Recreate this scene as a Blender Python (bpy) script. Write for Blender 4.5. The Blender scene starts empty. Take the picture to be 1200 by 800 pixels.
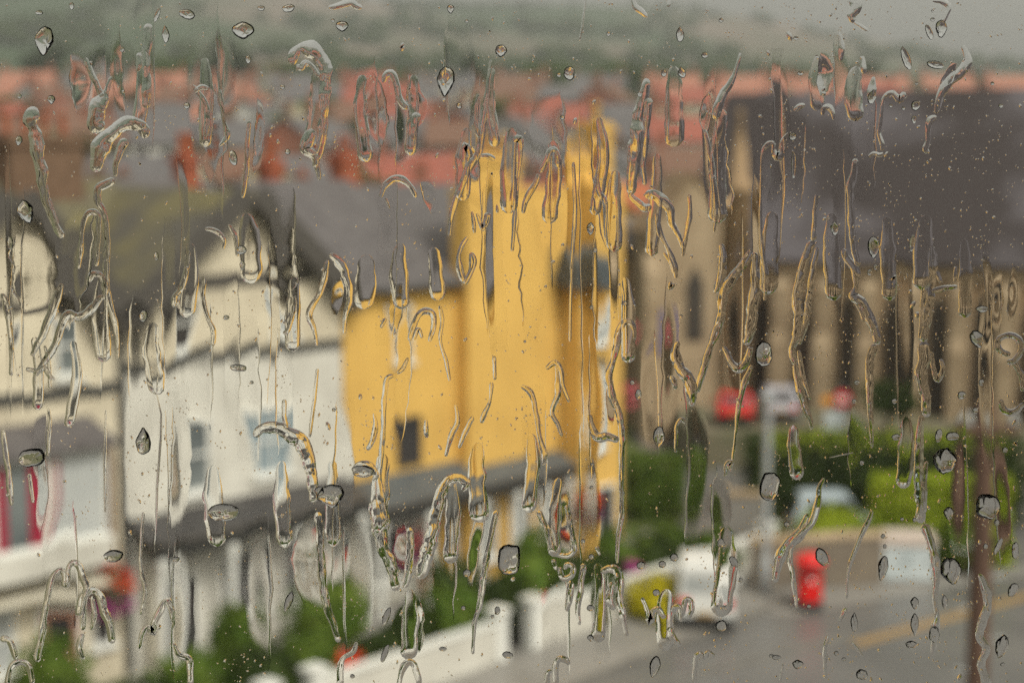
import bpy, math, random
from math import sin, cos, pi, radians, sqrt
from mathutils import Vector, Matrix, noise
C = bpy.context.scene.collection
SC = bpy.context.scene

# ------------------------------------------------------------------ camera, sky, sun, exposure
PITCH = radians(6.6)
EYE = Vector((0.0, 0.0, 13.0))
cd = bpy.data.cameras.new("camera"); cam = bpy.data.objects.new("camera", cd); C.objects.link(cam)
cam.location = EYE; cam.rotation_euler = (pi/2 - PITCH, 0, 0)
cd.sensor_width = 36; cd.lens = 57; cd.clip_start = 0.02; cd.clip_end = 9000
cd.dof.use_dof = True; cd.dof.focus_distance = 0.502; cd.dof.aperture_fstop = 12.0
SC.camera = cam
w = bpy.data.worlds.new("World"); SC.world = w; w.use_nodes = True
nt = w.node_tree; bg = nt.nodes["Background"]
sk = nt.nodes.new("ShaderNodeTexSky"); sk.sky_type = 'NISHITA'; sk.sun_disc = False
sk.sun_elevation = radians(48); sk.sun_rotation = radians(140); sk.dust_density = 4; sk.air_density = 1.5
hs = nt.nodes.new("ShaderNodeHueSaturation"); hs.inputs["Saturation"].default_value = 0.12
nt.links.new(sk.outputs[0], hs.inputs["Color"])
tcw = nt.nodes.new("ShaderNodeTexCoord"); sx = nt.nodes.new("ShaderNodeSeparateXYZ"); mr = nt.nodes.new("ShaderNodeMapRange"); mx = nt.nodes.new("ShaderNodeVectorMath"); mx.operation = 'SCALE'
nt.links.new(tcw.outputs["Generated"], sx.inputs[0]); nt.links.new(sx.outputs[2], mr.inputs[0])     # an overcast sky: the zenith about three times as bright as the horizon
mr.inputs[1].default_value = 0; mr.inputs[2].default_value = 1; mr.inputs[3].default_value = 1.4; mr.inputs[4].default_value = 3.2
wt = nt.nodes.new("ShaderNodeVectorMath"); wt.operation = 'MULTIPLY'; wt.inputs[1].default_value = (1.04, .985, .87)     # warm grey cloud
nt.links.new(hs.outputs[0], wt.inputs[0]); nt.links.new(wt.outputs[0], mx.inputs[0]); cn = nt.nodes.new("ShaderNodeTexNoise"); cn.inputs["Scale"].default_value = 2.2; cn.inputs["Detail"].default_value = 4; cm = nt.nodes.new("ShaderNodeMapRange"); ml = nt.nodes.new("ShaderNodeMath"); ml.operation = 'MULTIPLY'
cm.inputs[1].default_value = .3; cm.inputs[2].default_value = .7; cm.inputs[3].default_value = .8; cm.inputs[4].default_value = 1.2    # uneven cloud
nt.links.new(tcw.outputs["Generated"], cn.inputs["Vector"]); nt.links.new(cn.outputs["Fac"], cm.inputs[0]); nt.links.new(cm.outputs[0], ml.inputs[0]); nt.links.new(mr.outputs[0], ml.inputs[1])
nt.links.new(ml.outputs[0], mx.inputs["Scale"]); nt.links.new(mx.outputs[0], bg.inputs[0])
bg.inputs[1].default_value = 0.062
sd = bpy.data.lights.new("sun", 'SUN'); sd.energy = 1.5; sd.angle = radians(12); sd.color = (1, .95, .86)
so = bpy.data.objects.new("sun", sd); C.objects.link(so)
az = radians(140)                                   # the sun stands behind the right shoulder, veiled by cloud
so.rotation_euler = Vector((-sin(az)*cos(radians(48)), -cos(az)*cos(radians(48)), -sin(radians(48)))).to_track_quat('-Z', 'Y').to_euler()
SC.view_settings.view_transform = 'Standard'; SC.view_settings.look = 'None'
SC.view_settings.gamma = 1; SC.view_settings.exposure = 0.12
SC.cycles.max_bounces = 14; SC.cycles.transmission_bounces = 12; SC.cycles.transparent_max_bounces = 12
SC.cycles.diffuse_bounces = 3; SC.cycles.caustics_reflective = False
SC.cycles.use_denoising = False; SC.cycles.use_light_tree = False; SC.cycles.use_adaptive_sampling = False

# ------------------------------------------------------------------ helpers
RX = Matrix.Rotation(-PITCH, 3, 'X')
def ray(px, py): return RX @ Vector(((px-600)/1900, 1, -(py-400)/1900))
def at(px, py, Y):                                  # the point Y metres ahead that a measured bearing meets
    d = ray(px, py); return EYE + d*(Y/d.y)
def gnd(px, py, z=0.0):
    d = ray(px, py); return EYE + d*((z-EYE.z)/d.z)

def tag(o, label=None, cat=None, group=None, kind=None):
    if label: o['label'] = label
    if cat: o['category'] = cat
    if group: o['group'] = group
    if kind: o['kind'] = kind
    return o
def empty(name, loc=(0,0,0), rz=0, label=None, cat=None, group=None):
    o = bpy.data.objects.new(name, None); C.objects.link(o)
    o.location = loc; o.rotation_euler = (0,0,rz); o.empty_display_size = .2
    return tag(o, label, cat, group)
def link(name, me, parent=None):
    o = bpy.data.objects.new(name, me); C.objects.link(o)
    if parent: o.parent = parent
    return o
def copy_tree(o, parent=None):
    c = o.copy(); C.objects.link(c)
    if parent: c.parent = parent
    for ch in list(o.children): copy_tree(ch, c)
    return c

class MB:
    def __init__(s): s.v = []; s.f = []; s.sm = []
    def add(s, vs, fs, smooth=False):
        b = len(s.v); s.v += [tuple(p) for p in vs]
        s.f += [tuple(b+i for i in f) for f in fs]; s.sm += [smooth]*len(fs); return s
    def box(s, a, b, M=None):
        x0,y0,z0 = a; x1,y1,z1 = b
        vs = [Vector(p) for p in ((x0,y0,z0),(x1,y0,z0),(x1,y1,z0),(x0,y1,z0),(x0,y0,z1),(x1,y0,z1),(x1,y1,z1),(x0,y1,z1))]
        if M: vs = [M @ p for p in vs]
        return s.add(vs, [(0,3,2,1),(4,5,6,7),(0,1,5,4),(1,2,6,5),(2,3,7,6),(3,0,4,7)])
    def prism(s, poly, d0, d1, axis='y'):           # poly in (x,z) pushed along y, or (y,z) pushed along x, or (x,y) along z
        n = len(poly)
        f = {'y': lambda p,d:(p[0],d,p[1]), 'x': lambda p,d:(d,p[0],p[1]), 'z': lambda p,d:(p[0],p[1],d)}[axis]
        vs = [f(p,d0) for p in poly]+[f(p,d1) for p in poly]
        fs = [tuple(range(n)), tuple(range(2*n-1,n-1,-1))]+[(i,i+n,(i+1)%n+n,(i+1)%n) for i in range(n)]
        return s.add(vs, fs)
    def tube(s, p0, p1, r0, r1=None, n=12, smooth=True, cap=True):
        p0, p1 = Vector(p0), Vector(p1); r1 = r0 if r1 is None else r1
        d = (p1-p0).normalized(); q = d.to_track_quat('Z','Y')
        vs = []
        for p, r in ((p0,r0),(p1,r1)):
            vs += [p + q @ Vector((r*cos(2*pi*i/n), r*sin(2*pi*i/n), 0)) for i in range(n)]
        s.add(vs, [(i,(i+1)%n,(i+1)%n+n,i+n) for i in range(n)], smooth)
        if cap: s.add(vs, [tuple(range(n-1,-1,-1)), tuple(range(n,2*n))])
        return s
    def lathe(s, prof, n=20, c=(0,0,0)):
        vs = [(c[0]+r*cos(2*pi*i/n), c[1]+r*sin(2*pi*i/n), c[2]+z) for r,z in prof for i in range(n)]
        fs = [(k*n+i, k*n+(i+1)%n, (k+1)*n+(i+1)%n, (k+1)*n+i) for k in range(len(prof)-1) for i in range(n)]
        return s.add(vs, fs, True)
    def blob(s, c, r, sq=(1,1,1), n=8, m=6, jit=0.0, rnd=None):
        vs = []; 
        for j in range(m+1):
            for i in range(n):
                th = pi*j/m; ph = 2*pi*i/n
                k = r*(1+(jit*(rnd.random()-.5) if rnd else 0))
                vs.append((c[0]+k*sq[0]*sin(th)*cos(ph), c[1]+k*sq[1]*sin(th)*sin(ph), c[2]+k*sq[2]*cos(th)))
        return s.add(vs, [(j*n+i,(j+1)*n+i,(j+1)*n+(i+1)%n,j*n+(i+1)%n) for j in range(m) for i in range(n)], True)
    def leaf(s, p, size, rnd):
        a = Vector((rnd.gauss(0,1), rnd.gauss(0,1), rnd.gauss(0,1))).normalized()
        b = a.orthogonal().normalized(); c = a.cross(b); p = Vector(p)
        b = b*size; c = c*size*.6
        return s.add([p-b, p-c, p+b, p+c], [(0,1,2,3)])
    def mesh(s, name, mat):
        me = bpy.data.meshes.new(name); me.from_pydata(s.v, [], s.f)
        me.polygons.foreach_set("use_smooth", s.sm); me.materials.append(mat); me.update(); return me
    def build(s, name, mat, parent=None): return link(name, s.mesh(name, mat), parent)

def dull(m, k=.12): m.node_tree.nodes['Principled BSDF'].inputs['Specular IOR Level'].default_value = k; return m
def mat(name, col, rough=.8, col2=None, scale=3.0, detail=5, bump=0.0, metal=0.0, stretch=None, contrast=(.35,.65)):
    m = bpy.data.materials.new(name); m.use_nodes = True; t = m.node_tree; b = t.nodes["Principled BSDF"]
    b.inputs["Roughness"].default_value = rough; b.inputs["Metallic"].default_value = metal
    b.inputs["Base Color"].default_value = (*col,1)
    if col2:
        tc = t.nodes.new("ShaderNodeTexCoord"); nz = t.nodes.new("ShaderNodeTexNoise"); cr = t.nodes.new("ShaderNodeValToRGB")
        nz.inputs["Scale"].default_value = scale; nz.inputs["Detail"].default_value = detail
        src = tc.outputs["Object"]
        if stretch:
            mp = t.nodes.new("ShaderNodeMapping"); mp.inputs["Scale"].default_value = stretch
            t.links.new(src, mp.inputs[0]); src = mp.outputs[0]
        t.links.new(src, nz.inputs["Vector"]); t.links.new(nz.outputs["Fac"], cr.inputs[0])
        cr.color_ramp.elements[0].color = (*col,1); cr.color_ramp.elements[1].color = (*col2,1)
        cr.color_ramp.elements[0].position = contrast[0]; cr.color_ramp.elements[1].position = contrast[1]
        t.links.new(cr.outputs[0], b.inputs["Base Color"])
        if bump:
            bp = t.nodes.new("ShaderNodeBump"); bp.inputs["Strength"].default_value = bump
            t.links.new(nz.outputs["Fac"], bp.inputs["Height"]); t.links.new(bp.outputs[0], b.inputs["Normal"])
    return m
def M_(*a, **k): return mat(*a, **k)
CREAM = M_("cream render", (.68,.61,.47), .85, (.52,.46,.35), .9, detail=8)
CREAM2 = M_("ivory render", (.72,.68,.58), .85, (.62,.57,.46), 1.1)
WHITE = M_("white render", (.66,.64,.58), .8, (.50,.48,.43), .9, detail=8)
PAINT = M_("white gloss paint", (.76,.76,.73), .45, (.68,.68,.64), 4)
YELLOW = M_("ochre yellow render", (.73,.455,.115), .85, (.57,.345,.085), .55, detail=8, contrast=(.3,.75))
SLATE = M_("slate", (.082,.073,.074), .65, (.125,.114,.114), 2.5, bump=.2)
MOSS = M_("mossy slate", (.10,.092,.078), .75, (.165,.145,.075), .55, contrast=(.4,.62))
SLATEB = M_("blue grey slate", (.068,.078,.085), .5, (.10,.113,.12), 2)
BLACKW = M_("dark stained timber", (.055,.05,.045), .6, (.09,.08,.07), 5)
SLATED = M_("dark wet slate", (.040,.038,.038), .5, (.062,.058,.058), 2)
DKGREY = M_("dark grey paint", (.038,.038,.037), .6, (.06,.06,.057), 3)
GLASS = M_("window glass", (.10,.115,.12), .12, (.20,.22,.22), .7)
GLASSD = M_("dark window glass", (.02,.02,.022), .15, (.05,.045,.045), .9)
GLASSP = M_("pale window glass", (.36,.38,.38), .15, (.48,.49,.48), .8)
CRIM = M_("crimson curtain", (.34,.012,.045), .8, (.25,.01,.03), 6)
PINKC = M_("pink net curtain", (.60,.42,.34), .9, (.68,.55,.48), 2)
BRICK = M_("brown brick", (.125,.075,.045), .9, (.18,.11,.07), 3)
RBRICK = M_("red brick", (.36,.11,.05), .9, (.28,.07,.04), 6)
POT = M_("terracotta", (.42,.13,.06), .8, (.33,.1,.05), 5)
STONE = M_("sandstone", (.37,.255,.150), .9, (.20,.14,.085), .7, bump=.2)
STONE2 = M_("pale sandstone", (.42,.325,.215), .9, (.30,.225,.145), .7)
CHROOF = M_("church slate", (.050,.041,.041), .7, (.120,.109,.120), .12, contrast=(.45,.56))
LEAF = M_("leaves", (.05,.095,.012), .7, (.10,.14,.02), 1.6)
LEAFD = M_("dark leaves", (.018,.032,.007), .7, (.042,.062,.012), 1.6)
LEAFY = M_("lime leaves", (.19,.26,.015), .7, (.27,.32,.02), 1.6)
LEAFO = M_("golden leaves", (.50,.42,.01), .7, (.36,.33,.02), 2.5)
for m_ in (LEAF, LEAFD, LEAFY, LEAFO): dull(m_)
BARK = M_("bark", (.09,.07,.05), .95, (.14,.11,.08), 8)
PETR = M_("scarlet petals", (.62,.035,.015), .7, (.55,.08,.02), 5)
PETP = M_("purple petals", (.22,.02,.15), .7, (.38,.03,.2), 5)
PETPK = M_("pink petals", (.62,.10,.14), .7, (.66,.2,.22), 4)
ASPH = M_("wet asphalt", (.115,.112,.108), .33, (.165,.158,.15), .35)
PAVE = M_("wet paving", (.20,.19,.175), .5, (.26,.245,.225), .7)
KERB = M_("kerb stone", (.13,.12,.11), .6, (.18,.17,.15), 2)
LINE = M_("yellow road paint", (.44,.26,.08), .6, (.30,.20,.08), 3)
GRASS = M_("grass", (.07,.095,.022), .9, (.11,.125,.04), .5)
TERR = M_("hillside ground", (.085,.10,.045), .95, (.15,.13,.085), .03)
HILL = M_("hill fields", (.05,.08,.035), .95, (.20,.16,.125), .004, detail=3, contrast=(.45,.6), stretch=(1,.35,1))
RED = M_("post box red", (.72,.008,.006), .35, (.62,.008,.006), 3)
CARRED = M_("red car paint", (.66,.012,.012), .3, (.58,.01,.01), 2)
CARWH = M_("white car paint", (.74,.74,.72), .3, (.68,.68,.66), 2)
CARBL = M_("pale blue car paint", (.46,.53,.58), .3, (.40,.47,.52), 2)
CARSV = M_("silver car paint", (.48,.47,.52), .3, (.42,.41,.46), 2)
TYRE = M_("tyre rubber", (.02,.02,.02), .85, (.035,.035,.035), 9)
STEEL = M_("galvanised steel", (.42,.44,.45), .5, (.35,.37,.38), 4, metal=.3)
CABG = M_("grey cabinet paint", (.47,.53,.55), .5, (.55,.60,.62), 1.2)
CABT = M_("pale cabinet lid", (.62,.52,.46), .6, (.56,.48,.42), 2)
POLE = M_("creosoted pole", (.13,.075,.052), .9, (.09,.05,.035), 3, stretch=(4,4,.4))
BLUE = M_("blue door paint", (.02,.035,.22), .4, (.025,.045,.27), 3)
SIGNW = M_("sign white", (.8,.8,.78), .4)
AMBER = M_("amber lens", (.75,.30,.02), .4)
CHROME = M_("bright trim", (.6,.6,.6), .25, metal=.9)
for m_ in (GRASS, TERR, HILL, STONE, STONE2, CHROOF, MOSS): dull(m_, .2)
HAZE = .00042
# ------------------------------------------------------------------ ground, hills, roads
def gz(x, y):
    if y < 95: return 0.0
    z = .072*(y-95) if y < 520 else .072*425
    return z + 1.5*noise.noise(Vector((x*.012, y*.012, 3)))*min(1,(y-95)/40)
def sheet(name, xs, ys, fz, m):
    b = MB(); vs = [(x,y,fz(x,y)) for y in ys for x in xs]; n = len(xs)
    b.add(vs, [(j*n+i, j*n+i+1, (j+1)*n+i+1, (j+1)*n+i) for j in range(len(ys)-1) for i in range(n-1)], True)
    return tag(b.build(name, m), kind='structure')
xs = [-3000,-1500,-800,-500]+list(range(-300,301,12))+[500,800,1500,3000]
ys = [-300,-60,0,40,70,90,95,100]+list(range(110,521,15))+[560,700,1200,3000,8000]
sheet('ground', xs, ys, gz, TERR)
def hz(x, y):
    k = max(0, min(1, (y-530)/1850)); k = k*k*(3-2*k)*.55 + k*.45
    b = max(-1.2, min(1.2, (x/y)/.316))
    top = 222 - 66*b + 14*sin(b*5)
    return 30 + (top-30)*k + 9*noise.noise(Vector((x*.004,y*.004,1)))*k - (8 if y < 560 else 0)
sheet('hills', list(range(-1700,1701,50)), [530,545,570,600,650]+list(range(700,2701,80)), hz, HILL)

def flat(name, poly, z, m, parent=None):
    b = MB(); b.add([(p[0],p[1],z) for p in poly], [tuple(range(len(poly)))]); o = b.build(name, m, parent)
    if not parent: tag(o, kind='structure')
    return o
U = Vector((sin(radians(40.8)), cos(radians(40.8)), 0)); N = Vector((U.y, -U.x, 0))   # along the terrace, and out to the street
P0 = Vector((-4.74, 45.0, 0))
def T(t, s=0, z=0): return P0 + U*t + N*s + Vector((0,0,z))
RZ = math.atan2(U.y, U.x)                         # terrace frame: x along the row, y back into the house
def strip(t0,t1,s0,s1): return [T(t0,s0),T(t0,s1),T(t1,s1),T(t1,s0)]
pts = lambda L: [gnd(*p) for p in L]
flat('church_green', [(4,52),(60,30),(80,110),(4,110)], .004, GRASS)
tag(MB().prism([(7.5,66.2),(12,66.2),(24,60.8),(44,51.5),(60,90),(6.5,90)][::-1], -.2, 1.5, 'z').build('church_terrace', mat("terrace ground",(.17,.14,.10),.9,(.11,.115,.06),.5)), kind='structure')
flat('street', [T(-40,9.0),T(-40,40),T(60,34),T(60,4),T(17,4.5),T(14,9.0)], .008, ASPH)
flat('side_road', pts([(735,512),(760,492),(905,484),(905,515),(880,545),(915,690),(845,715),(800,700),(795,560)]), .012, ASPH)
MBk = MB(); 
for a in range(-40,14,3): MBk.prism([T(a,8.86)[:2],T(a,9.0)[:2],T(a+2.98,9.0)[:2],T(a+2.98,8.86)[:2]], 0, .135, 'z')
tag(MBk.build('kerb', KERB), kind='structure')
pv = MB().prism([p[:2] for p in (T(-40,6.5),T(-40,8.855),T(14,8.855),T(14,6.5))], .0, .12, 'z'); tag(pv.build('pavement', PAVE), kind='structure')
# the far kerb of the bend with its yellow lines
ka, kb = gnd(700,823), gnd(1010,743); kd = (kb-ka).normalized(); kn = Vector((-kd.y,kd.x,0))
m_ = MB(); m_.prism([p[:2] for p in (ka-kd*6, kb, kb+kn*.22, ka-kd*6+kn*.22)], .0, .05, 'z'); tag(m_.build('drain_channel', KERB), kind='structure')
la, lb = gnd(1008,757), gnd(1290,678); ld = (lb-la).normalized(); ln = Vector((-ld.y,ld.x,0))
for k in (0,.26):
    flat('road_line', [la+ln*k, la+ln*(k+.16), lb+ln*(k+.16), lb+ln*k][::-1], .016, LINE)
# footway in front of the church-side wall
flat('footway', pts([(845,716),(880,694),(1035,684),(1240,655),(1240,668),(1050,700),(930,722)]), .02, PAVE)

# ------------------------------------------------------------------ terrace
def window(parent, x0, x1, z0, z1, y, glass=GLASS, bars=(1,1), fw=.09, frame=PAINT, curtain=None, sill=True):
    """a window in the plane y of its wall (street side is -y): frame > pane, sill, curtain"""
    b = MB(); d0, d1 = y-.07, y+.03
    b.box((x0,d0,z0),(x0+fw,d1,z1)).box((x1-fw,d0,z0),(x1,d1,z1))
    b.box((x0+fw,d0+.004,z0),(x1-fw,d1,z0+fw)).box((x0+fw,d0+.004,z1-fw),(x1-fw,d1,z1))
    for k in range(1,bars[1]+1):
        z = z0+(z1-z0)*k/(bars[1]+1); b.box((x0+fw,d0+.01,z-.035),(x1-fw,d1,z+.035))
    for k in range(1,bars[0]+1):
        x = x0+(x1-x0)*k/(bars[0]+1); b.box((x-.03,d0+.016,z0+fw),(x+.03,d1,z1-fw))
    f = b.build('window', frame, parent)
    MB().box((x0+fw*.5,y-.012,z0+fw*.5),(x1-fw*.5,y-.006,z1-fw*.5)).build('pane', glass, f)
    if sill: MB().box((x0-.1,y-.16,z0-.12),(x1+.1,y+.02,z0-.004)).build('sill', frame, f)
    if curtain:
        for a,c in curtain:
            cb = MB(); n = 7
            for i in range(n):
                u0 = a+(c-a)*i/n; u1 = a+(c-a)*(i+1)/n
                cb.box((x0+(x1-x0)*u0, y-.034-.006*(i%2), z0+fw), (x0+(x1-x0)*u1-.002, y-.024, z1-fw))
            cb.build('curtain', CRIM, f)
    return f
def door(parent, x0, x1, z0, z1, y, m, glass=True):
    d = MB().box((x0,y-.06,z0),(x1,y+.02,z1)).build('door', m, parent)
    if glass: MB().box((x0+.15,y-.066,z0+1.1),(x1-.15,y-.061,z1-.2)).build('door_pane', GLASSD, d)
    MB().box((x0+.08,y-.10,z0+.95),(x0+.14,y-.062,z0+1.1)).build('door_handle', CHROME, d)
    b = MB().box((x0-.1,y-.08,z0),(x0-.004,y+.03,z1+.1)).box((x1+.004,y-.08,z0),(x1+.1,y+.03,z1+.1)).box((x0-.003,y-.08,z1+.004),(x1+.003,y+.03,z1+.1))
    b.build('door_frame', PAINT, d)
def slab(b, p, q, y0, y1, th):
    """a roof slope from eave p to ridge q in (x,z), pushed from y0 to y1"""
    d = Vector((q[0]-p[0], q[1]-p[1])).normalized(); n = Vector((-d.y,d.x))*th
    if n.y < 0: n = -n
    b.prism([p, q, (q[0]+n.x,q[1]+n.y), (p[0]+n.x,p[1]+n.y)], y0, y1, 'y')
def chimney(parent, x, y, z0, z1, sx, sy, m, pots=3, name='chimney', potm=None):
    b = MB().box((x-sx/2,y-sy/2,z0),(x+sx/2,y+sy/2,z1-.3)).box((x-sx/2-.08,y-sy/2-.08,z1-.297),(x+sx/2+.08,y+sy/2+.08,z1-.12)).box((x-sx/2,y-sy/2,z1-.117),(x+sx/2,y+sy/2,z1))
    c = b.build(name, m, parent)
    for i in range(pots):
        px = x + (i-(pots-1)/2)*sx/max(pots,1)
        MB().lathe([(.0,0),(.12,0),(.10,.15),(.095,.5),(.13,.53),(.13,.6),(.08,.6),(.08,.3)], 10, (px,y,z1+.002)).build('chimney_pot', potm or POT, c)
    return c
def verandah(parent, x0, x1, zt, ze, out, m, posts, y0=0, gut=DKGREY, col=PAINT, beam=DKGREY):
    """a lean-to slate roof along the front with a fascia, gutter and posts"""
    MB().prism([(y0-.003,zt),(y0-.003,zt-.1),(y0-out,ze-.1),(y0-out,ze)], x0, x1, 'x').build('verandah_roof', m, parent)
    MB().box((x0,y0-out-.06,ze-.34),(x1,y0-out-.004,ze-.06)).build('fascia', gut, parent)
    MB().tube((x0,y0-out-.13,ze-.06),(x1,y0-out-.13,ze-.06),.07,n=8).build('gutter', BLACKW, parent)
    MB().box((x0,y0-out,ze-.46),(x1,y0-out+.10,ze-.345)).build('lintel_beam', beam, parent)
    for x in posts:
        b = MB().box((x-.09,y0-out+.0,.16),(x+.09,y0-out+.16,ze-.47)).box((x-.15,y0-out-.04,0),(x+.15,y0-out+.2,.155)).box((x-.14,y0-out-.035,ze-.7),(x+.14,y0-out+.195,ze-.5))
        b.build('post', col, parent)
def gable_house(name, t0, t1, ta, apex, foot, label, wallm, depth=10, rear=11.9):
    """a three storey house whose street front rises to a gable; local x along the row"""
    r = empty(name, T(0), RZ, label, 'house')
    MB().prism([(t0,0),(t1,0),(t1,foot),(ta,apex-.05),(t0,foot)], 0, 4.8, 'y').build('wall', wallm, r)
    MB().box((t0,4.803,0),(t1,depth,foot)).build('rear_wall', wallm, r)
    b = MB(); slab(b,(t0-.1,foot-.1),(ta,apex),-.35,5.5,.18); slab(b,(t1+.1,foot-.1),(ta,apex),-.35,5.5,.18)
    b.build('gable_roof', MOSS, r)
    for p in ((t0-.12,foot-.32),(t1+.12,foot-.32)):   # bargeboards
        b = MB(); slab(b, p, (ta, apex-.22), -.6,-.356,.6); b.build('bargeboard', BLACKW, r)
    return r
# cream house at the left edge of the view
h1 = gable_house('cream_house', -13.6, -7.55, -10.45, 12.0, 9.0, 'cream gabled terrace house with crimson curtains in its wide bay window', CREAM)
b = MB(); b.prism([(2.0,8.8),(5.4,12.3),(9.8,8.6),(9.8,8.4),(5.4,12.05),(2.0,8.55)], -13.6, -7.55,'x'); b.build('roof', MOSS, h1)
chimney(h1, -9.9, 5.2, 11.2, 13.6, 1.9, .9, BRICK, 4)
MB().box((-13.6,-.05,9.45),(-7.6,-.004,9.72)).build('gable_beam', BLACKW, h1)
MB().box((-13.6,-.09,7.25),(-7.56,-.004,7.5)).build('string_course', DKGREY, h1)
window(h1,-12.2,-11.2,7.75,9.2,0,GLASSD,(0,1)); window(h1,-9.3,-8.5,7.75,9.2,0,GLASS,(0,1))
# first floor bay: white box with curtained lights and a dark hood
MB().box((-13.0,-1.1,3.35),(-8.55,-.003,3.95)).build('bay_apron', WHITE, h1)
MB().box((-13.0,-.9,3.953),(-8.55,-.003,6.15)).build('bay_wall', PINKC, h1)
MB().prism([(-.003,6.75),(-1.25,6.28),(-1.25,6.16),(-.003,6.16)], -13.15,-8.4,'x').build('bay_roof', SLATE, h1)
for i,(a,c,cu) in enumerate(((-12.9,-11.75,[(.05,.3)]),(-11.65,-10.2,[(.06,.27),(.66,.94)]),(-10.1,-8.6,[(.08,.16)]))):
    window(h1, a, c, 4.0, 6.1, -.92, GLASSP if i==2 else GLASS, (0,0), curtain=cu)
MB().box((-8.52,-.012,2.8),(-7.7,-.003,6.2)).build('gap_shade_strip', BRICK, h1)  # flat brown strip painting in the shadowed gap between bay and next house
window(h1,-12.6,-10.6,.9,2.6,0,GLASSP,(1,1)); door(h1,-9.9,-8.9,.0,2.2,0,M_("salmon door paint",(.42,.22,.15),.5,(.36,.18,.12),3))
window(h1,-8.5,-7.9,1.0,2.3,0,GLASSD,(0,0))
MB().prism([(-.003,3.1),(-.003,3.0),(-.8,2.72),(-.8,2.82)], -13.4,-8.5,'x').build('ground_hood', CREAM2, h1)

h2 = gable_house('cream_house', -7.45, -.03, -3.55, 11.95, 8.95, 'cream gabled terrace house with a dark slate verandah, next to the yellow house', WHITE)
MB().box((-7.44,-.03,7.905),(-.04,-.004,8.9)).build('cream_panel', CREAM, h2)
MB().prism([(-7.2,8.903),(-.25,8.903),(-3.55,11.75)][::-1],-.03,-.004,'y').build('gable_panel', CREAM, h2)
b = MB(); b.prism([(2.0,8.8),(5.4,12.3),(9.8,8.6),(9.8,8.4),(5.4,12.05),(2.0,8.55)], -7.5, -3.6,'x'); b.build('roof', MOSS, h2)
b = MB(); b.prism([(2.0,8.8),(5.4,12.3),(9.8,8.6),(9.8,8.4),(5.4,12.05),(2.0,8.55)], -3.597, -.02,'x'); b.build('slate_roof', SLATE, h2)
chimney(h2, -6.1, 5.4, 11.6, 13.5, 2.3, 1.1, BRICK, 4)
chimney(h2, -1.0, 5.4, 11.5, 13.0, .75, .55, RBRICK, 3)
MB().box((-6.0,-.05,9.55),(-1.2,-.004,9.92)).build('gable_beam', BLACKW, h2)
MB().box((-7.44,-.09,7.68),(-.04,-.004,7.9)).build('string_course', DKGREY, h2)
window(h2,-6.1,-5.05,8.05,9.45,-.03,GLASSD,(0,1)); window(h2,-2.6,-1.8,8.1,9.4,-.03,GLASSP,(0,1))
window(h2,-5.8,-4.75,4.35,6.3,0,GLASS,(0,1)); window(h2,-3.3,-2.0,4.45,6.3,0,M_("bluish window glass",(.20,.27,.31),.15,(.30,.34,.36),1.0),(1,1))
verandah(h2,-7.3,-.1,4.0,3.58,1.1,SLATED,(-7.1,-4.9,-2.6,-.3))
MB().tube((-7.42,-.1,.2),(-7.42,-.1,8.6),.07,n=8).build('drainpipe', DKGREY, h2)
window(h2,-4.5,-2.9,.8,2.5,0,GLASSD,(2,0)); window(h2,-2.3,-.9,.8,2.5,0,GLASS,(1,0)); door(h2,-6.4,-5.4,.0,2.2,0,DKGREY)
MB().box((-6.9,-.3,0),(-6.6,-.003,2.7)).build('pilaster', CREAM2, h2)

# yellow house
h3 = empty('yellow_house', T(0), RZ, 'ochre yellow rendered house with a tall blind block and grey slate verandah', 'house')
MB().box((.03,0,0),(4.7,9,9.45)).build('wall', YELLOW, h3)
MB().prism([(-.35,9.25),(4.6,12.2),(9.3,9.2),(9.3,9.0),(4.6,12.0),(-.35,9.05)], .03, 4.66,'x').build('roof', SLATE, h3)
MB().tube((.05,-.42,9.16),(4.62,-.42,9.16),.07,n=8).build('gutter', DKGREY, h3)
MB().box((4.703,-.45,0),(9.0,.2,11.8)).build('tower_block', YELLOW, h3)
b = MB(); b.prism([(.205,9.4),(4.6,12.0),(9.3,9.0),(9.3,8.8),(4.6,11.8),(.205,9.2)], 4.67, 12.9,'x'); b.build('rear_roof', SLATE, h3)
MB().box((4.71,.206,0),(12.88,9,9.1)).build('rear_wall', YELLOW, h3)
MB().box((.04,-.05,0),(9.9,-.004,3.3)).build('ground_floor_facing', WHITE, h3)
MB().box((4.65,-.5,11.803),(9.05,.25,11.95)).build('parapet', YELLOW, h3)
MB().box((9.003,.0,0),(11.2,.2,11.5)).build('recessed_wall', YELLOW, h3)
MB().box((9.14,-1.3,0),(11.28,-.003,12.0)).build('right_bay', YELLOW, h3)
MB().prism([(-.46,10.09),(-1.55,9.6),(-1.55,8.8),(-1.4,8.72),(-.46,9.0)], 8.62, 9.95,'x').build('hood', SLATEB, h3)
chimney(h3, 5.1, 5.2, 11.8, 13.0, .8, .55, RBRICK, 2)
chimney(h3, 1.8, 5.0, 11.8, 12.8, .6, .5, RBRICK, 2)
chimney(h3, 6.1, -.1, 11.95, 13.0, 2.0, .7, YELLOW, 3, potm=YELLOW)
chimney(h3, 9.5, -.4, 11.9, 12.9, .8, .7, YELLOW, 2, potm=YELLOW)
chimney(h3, 10.7, -.6, 11.9, 14.0, .85, .7, YELLOW, 1, potm=YELLOW)
window(h3,2.05,2.7,7.0,8.7,0,GLASSD,(0,1),.13); window(h3,2.1,3.1,3.9,5.35,0,GLASSD,(0,0),.06,BLACKW,sill=False)
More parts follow.
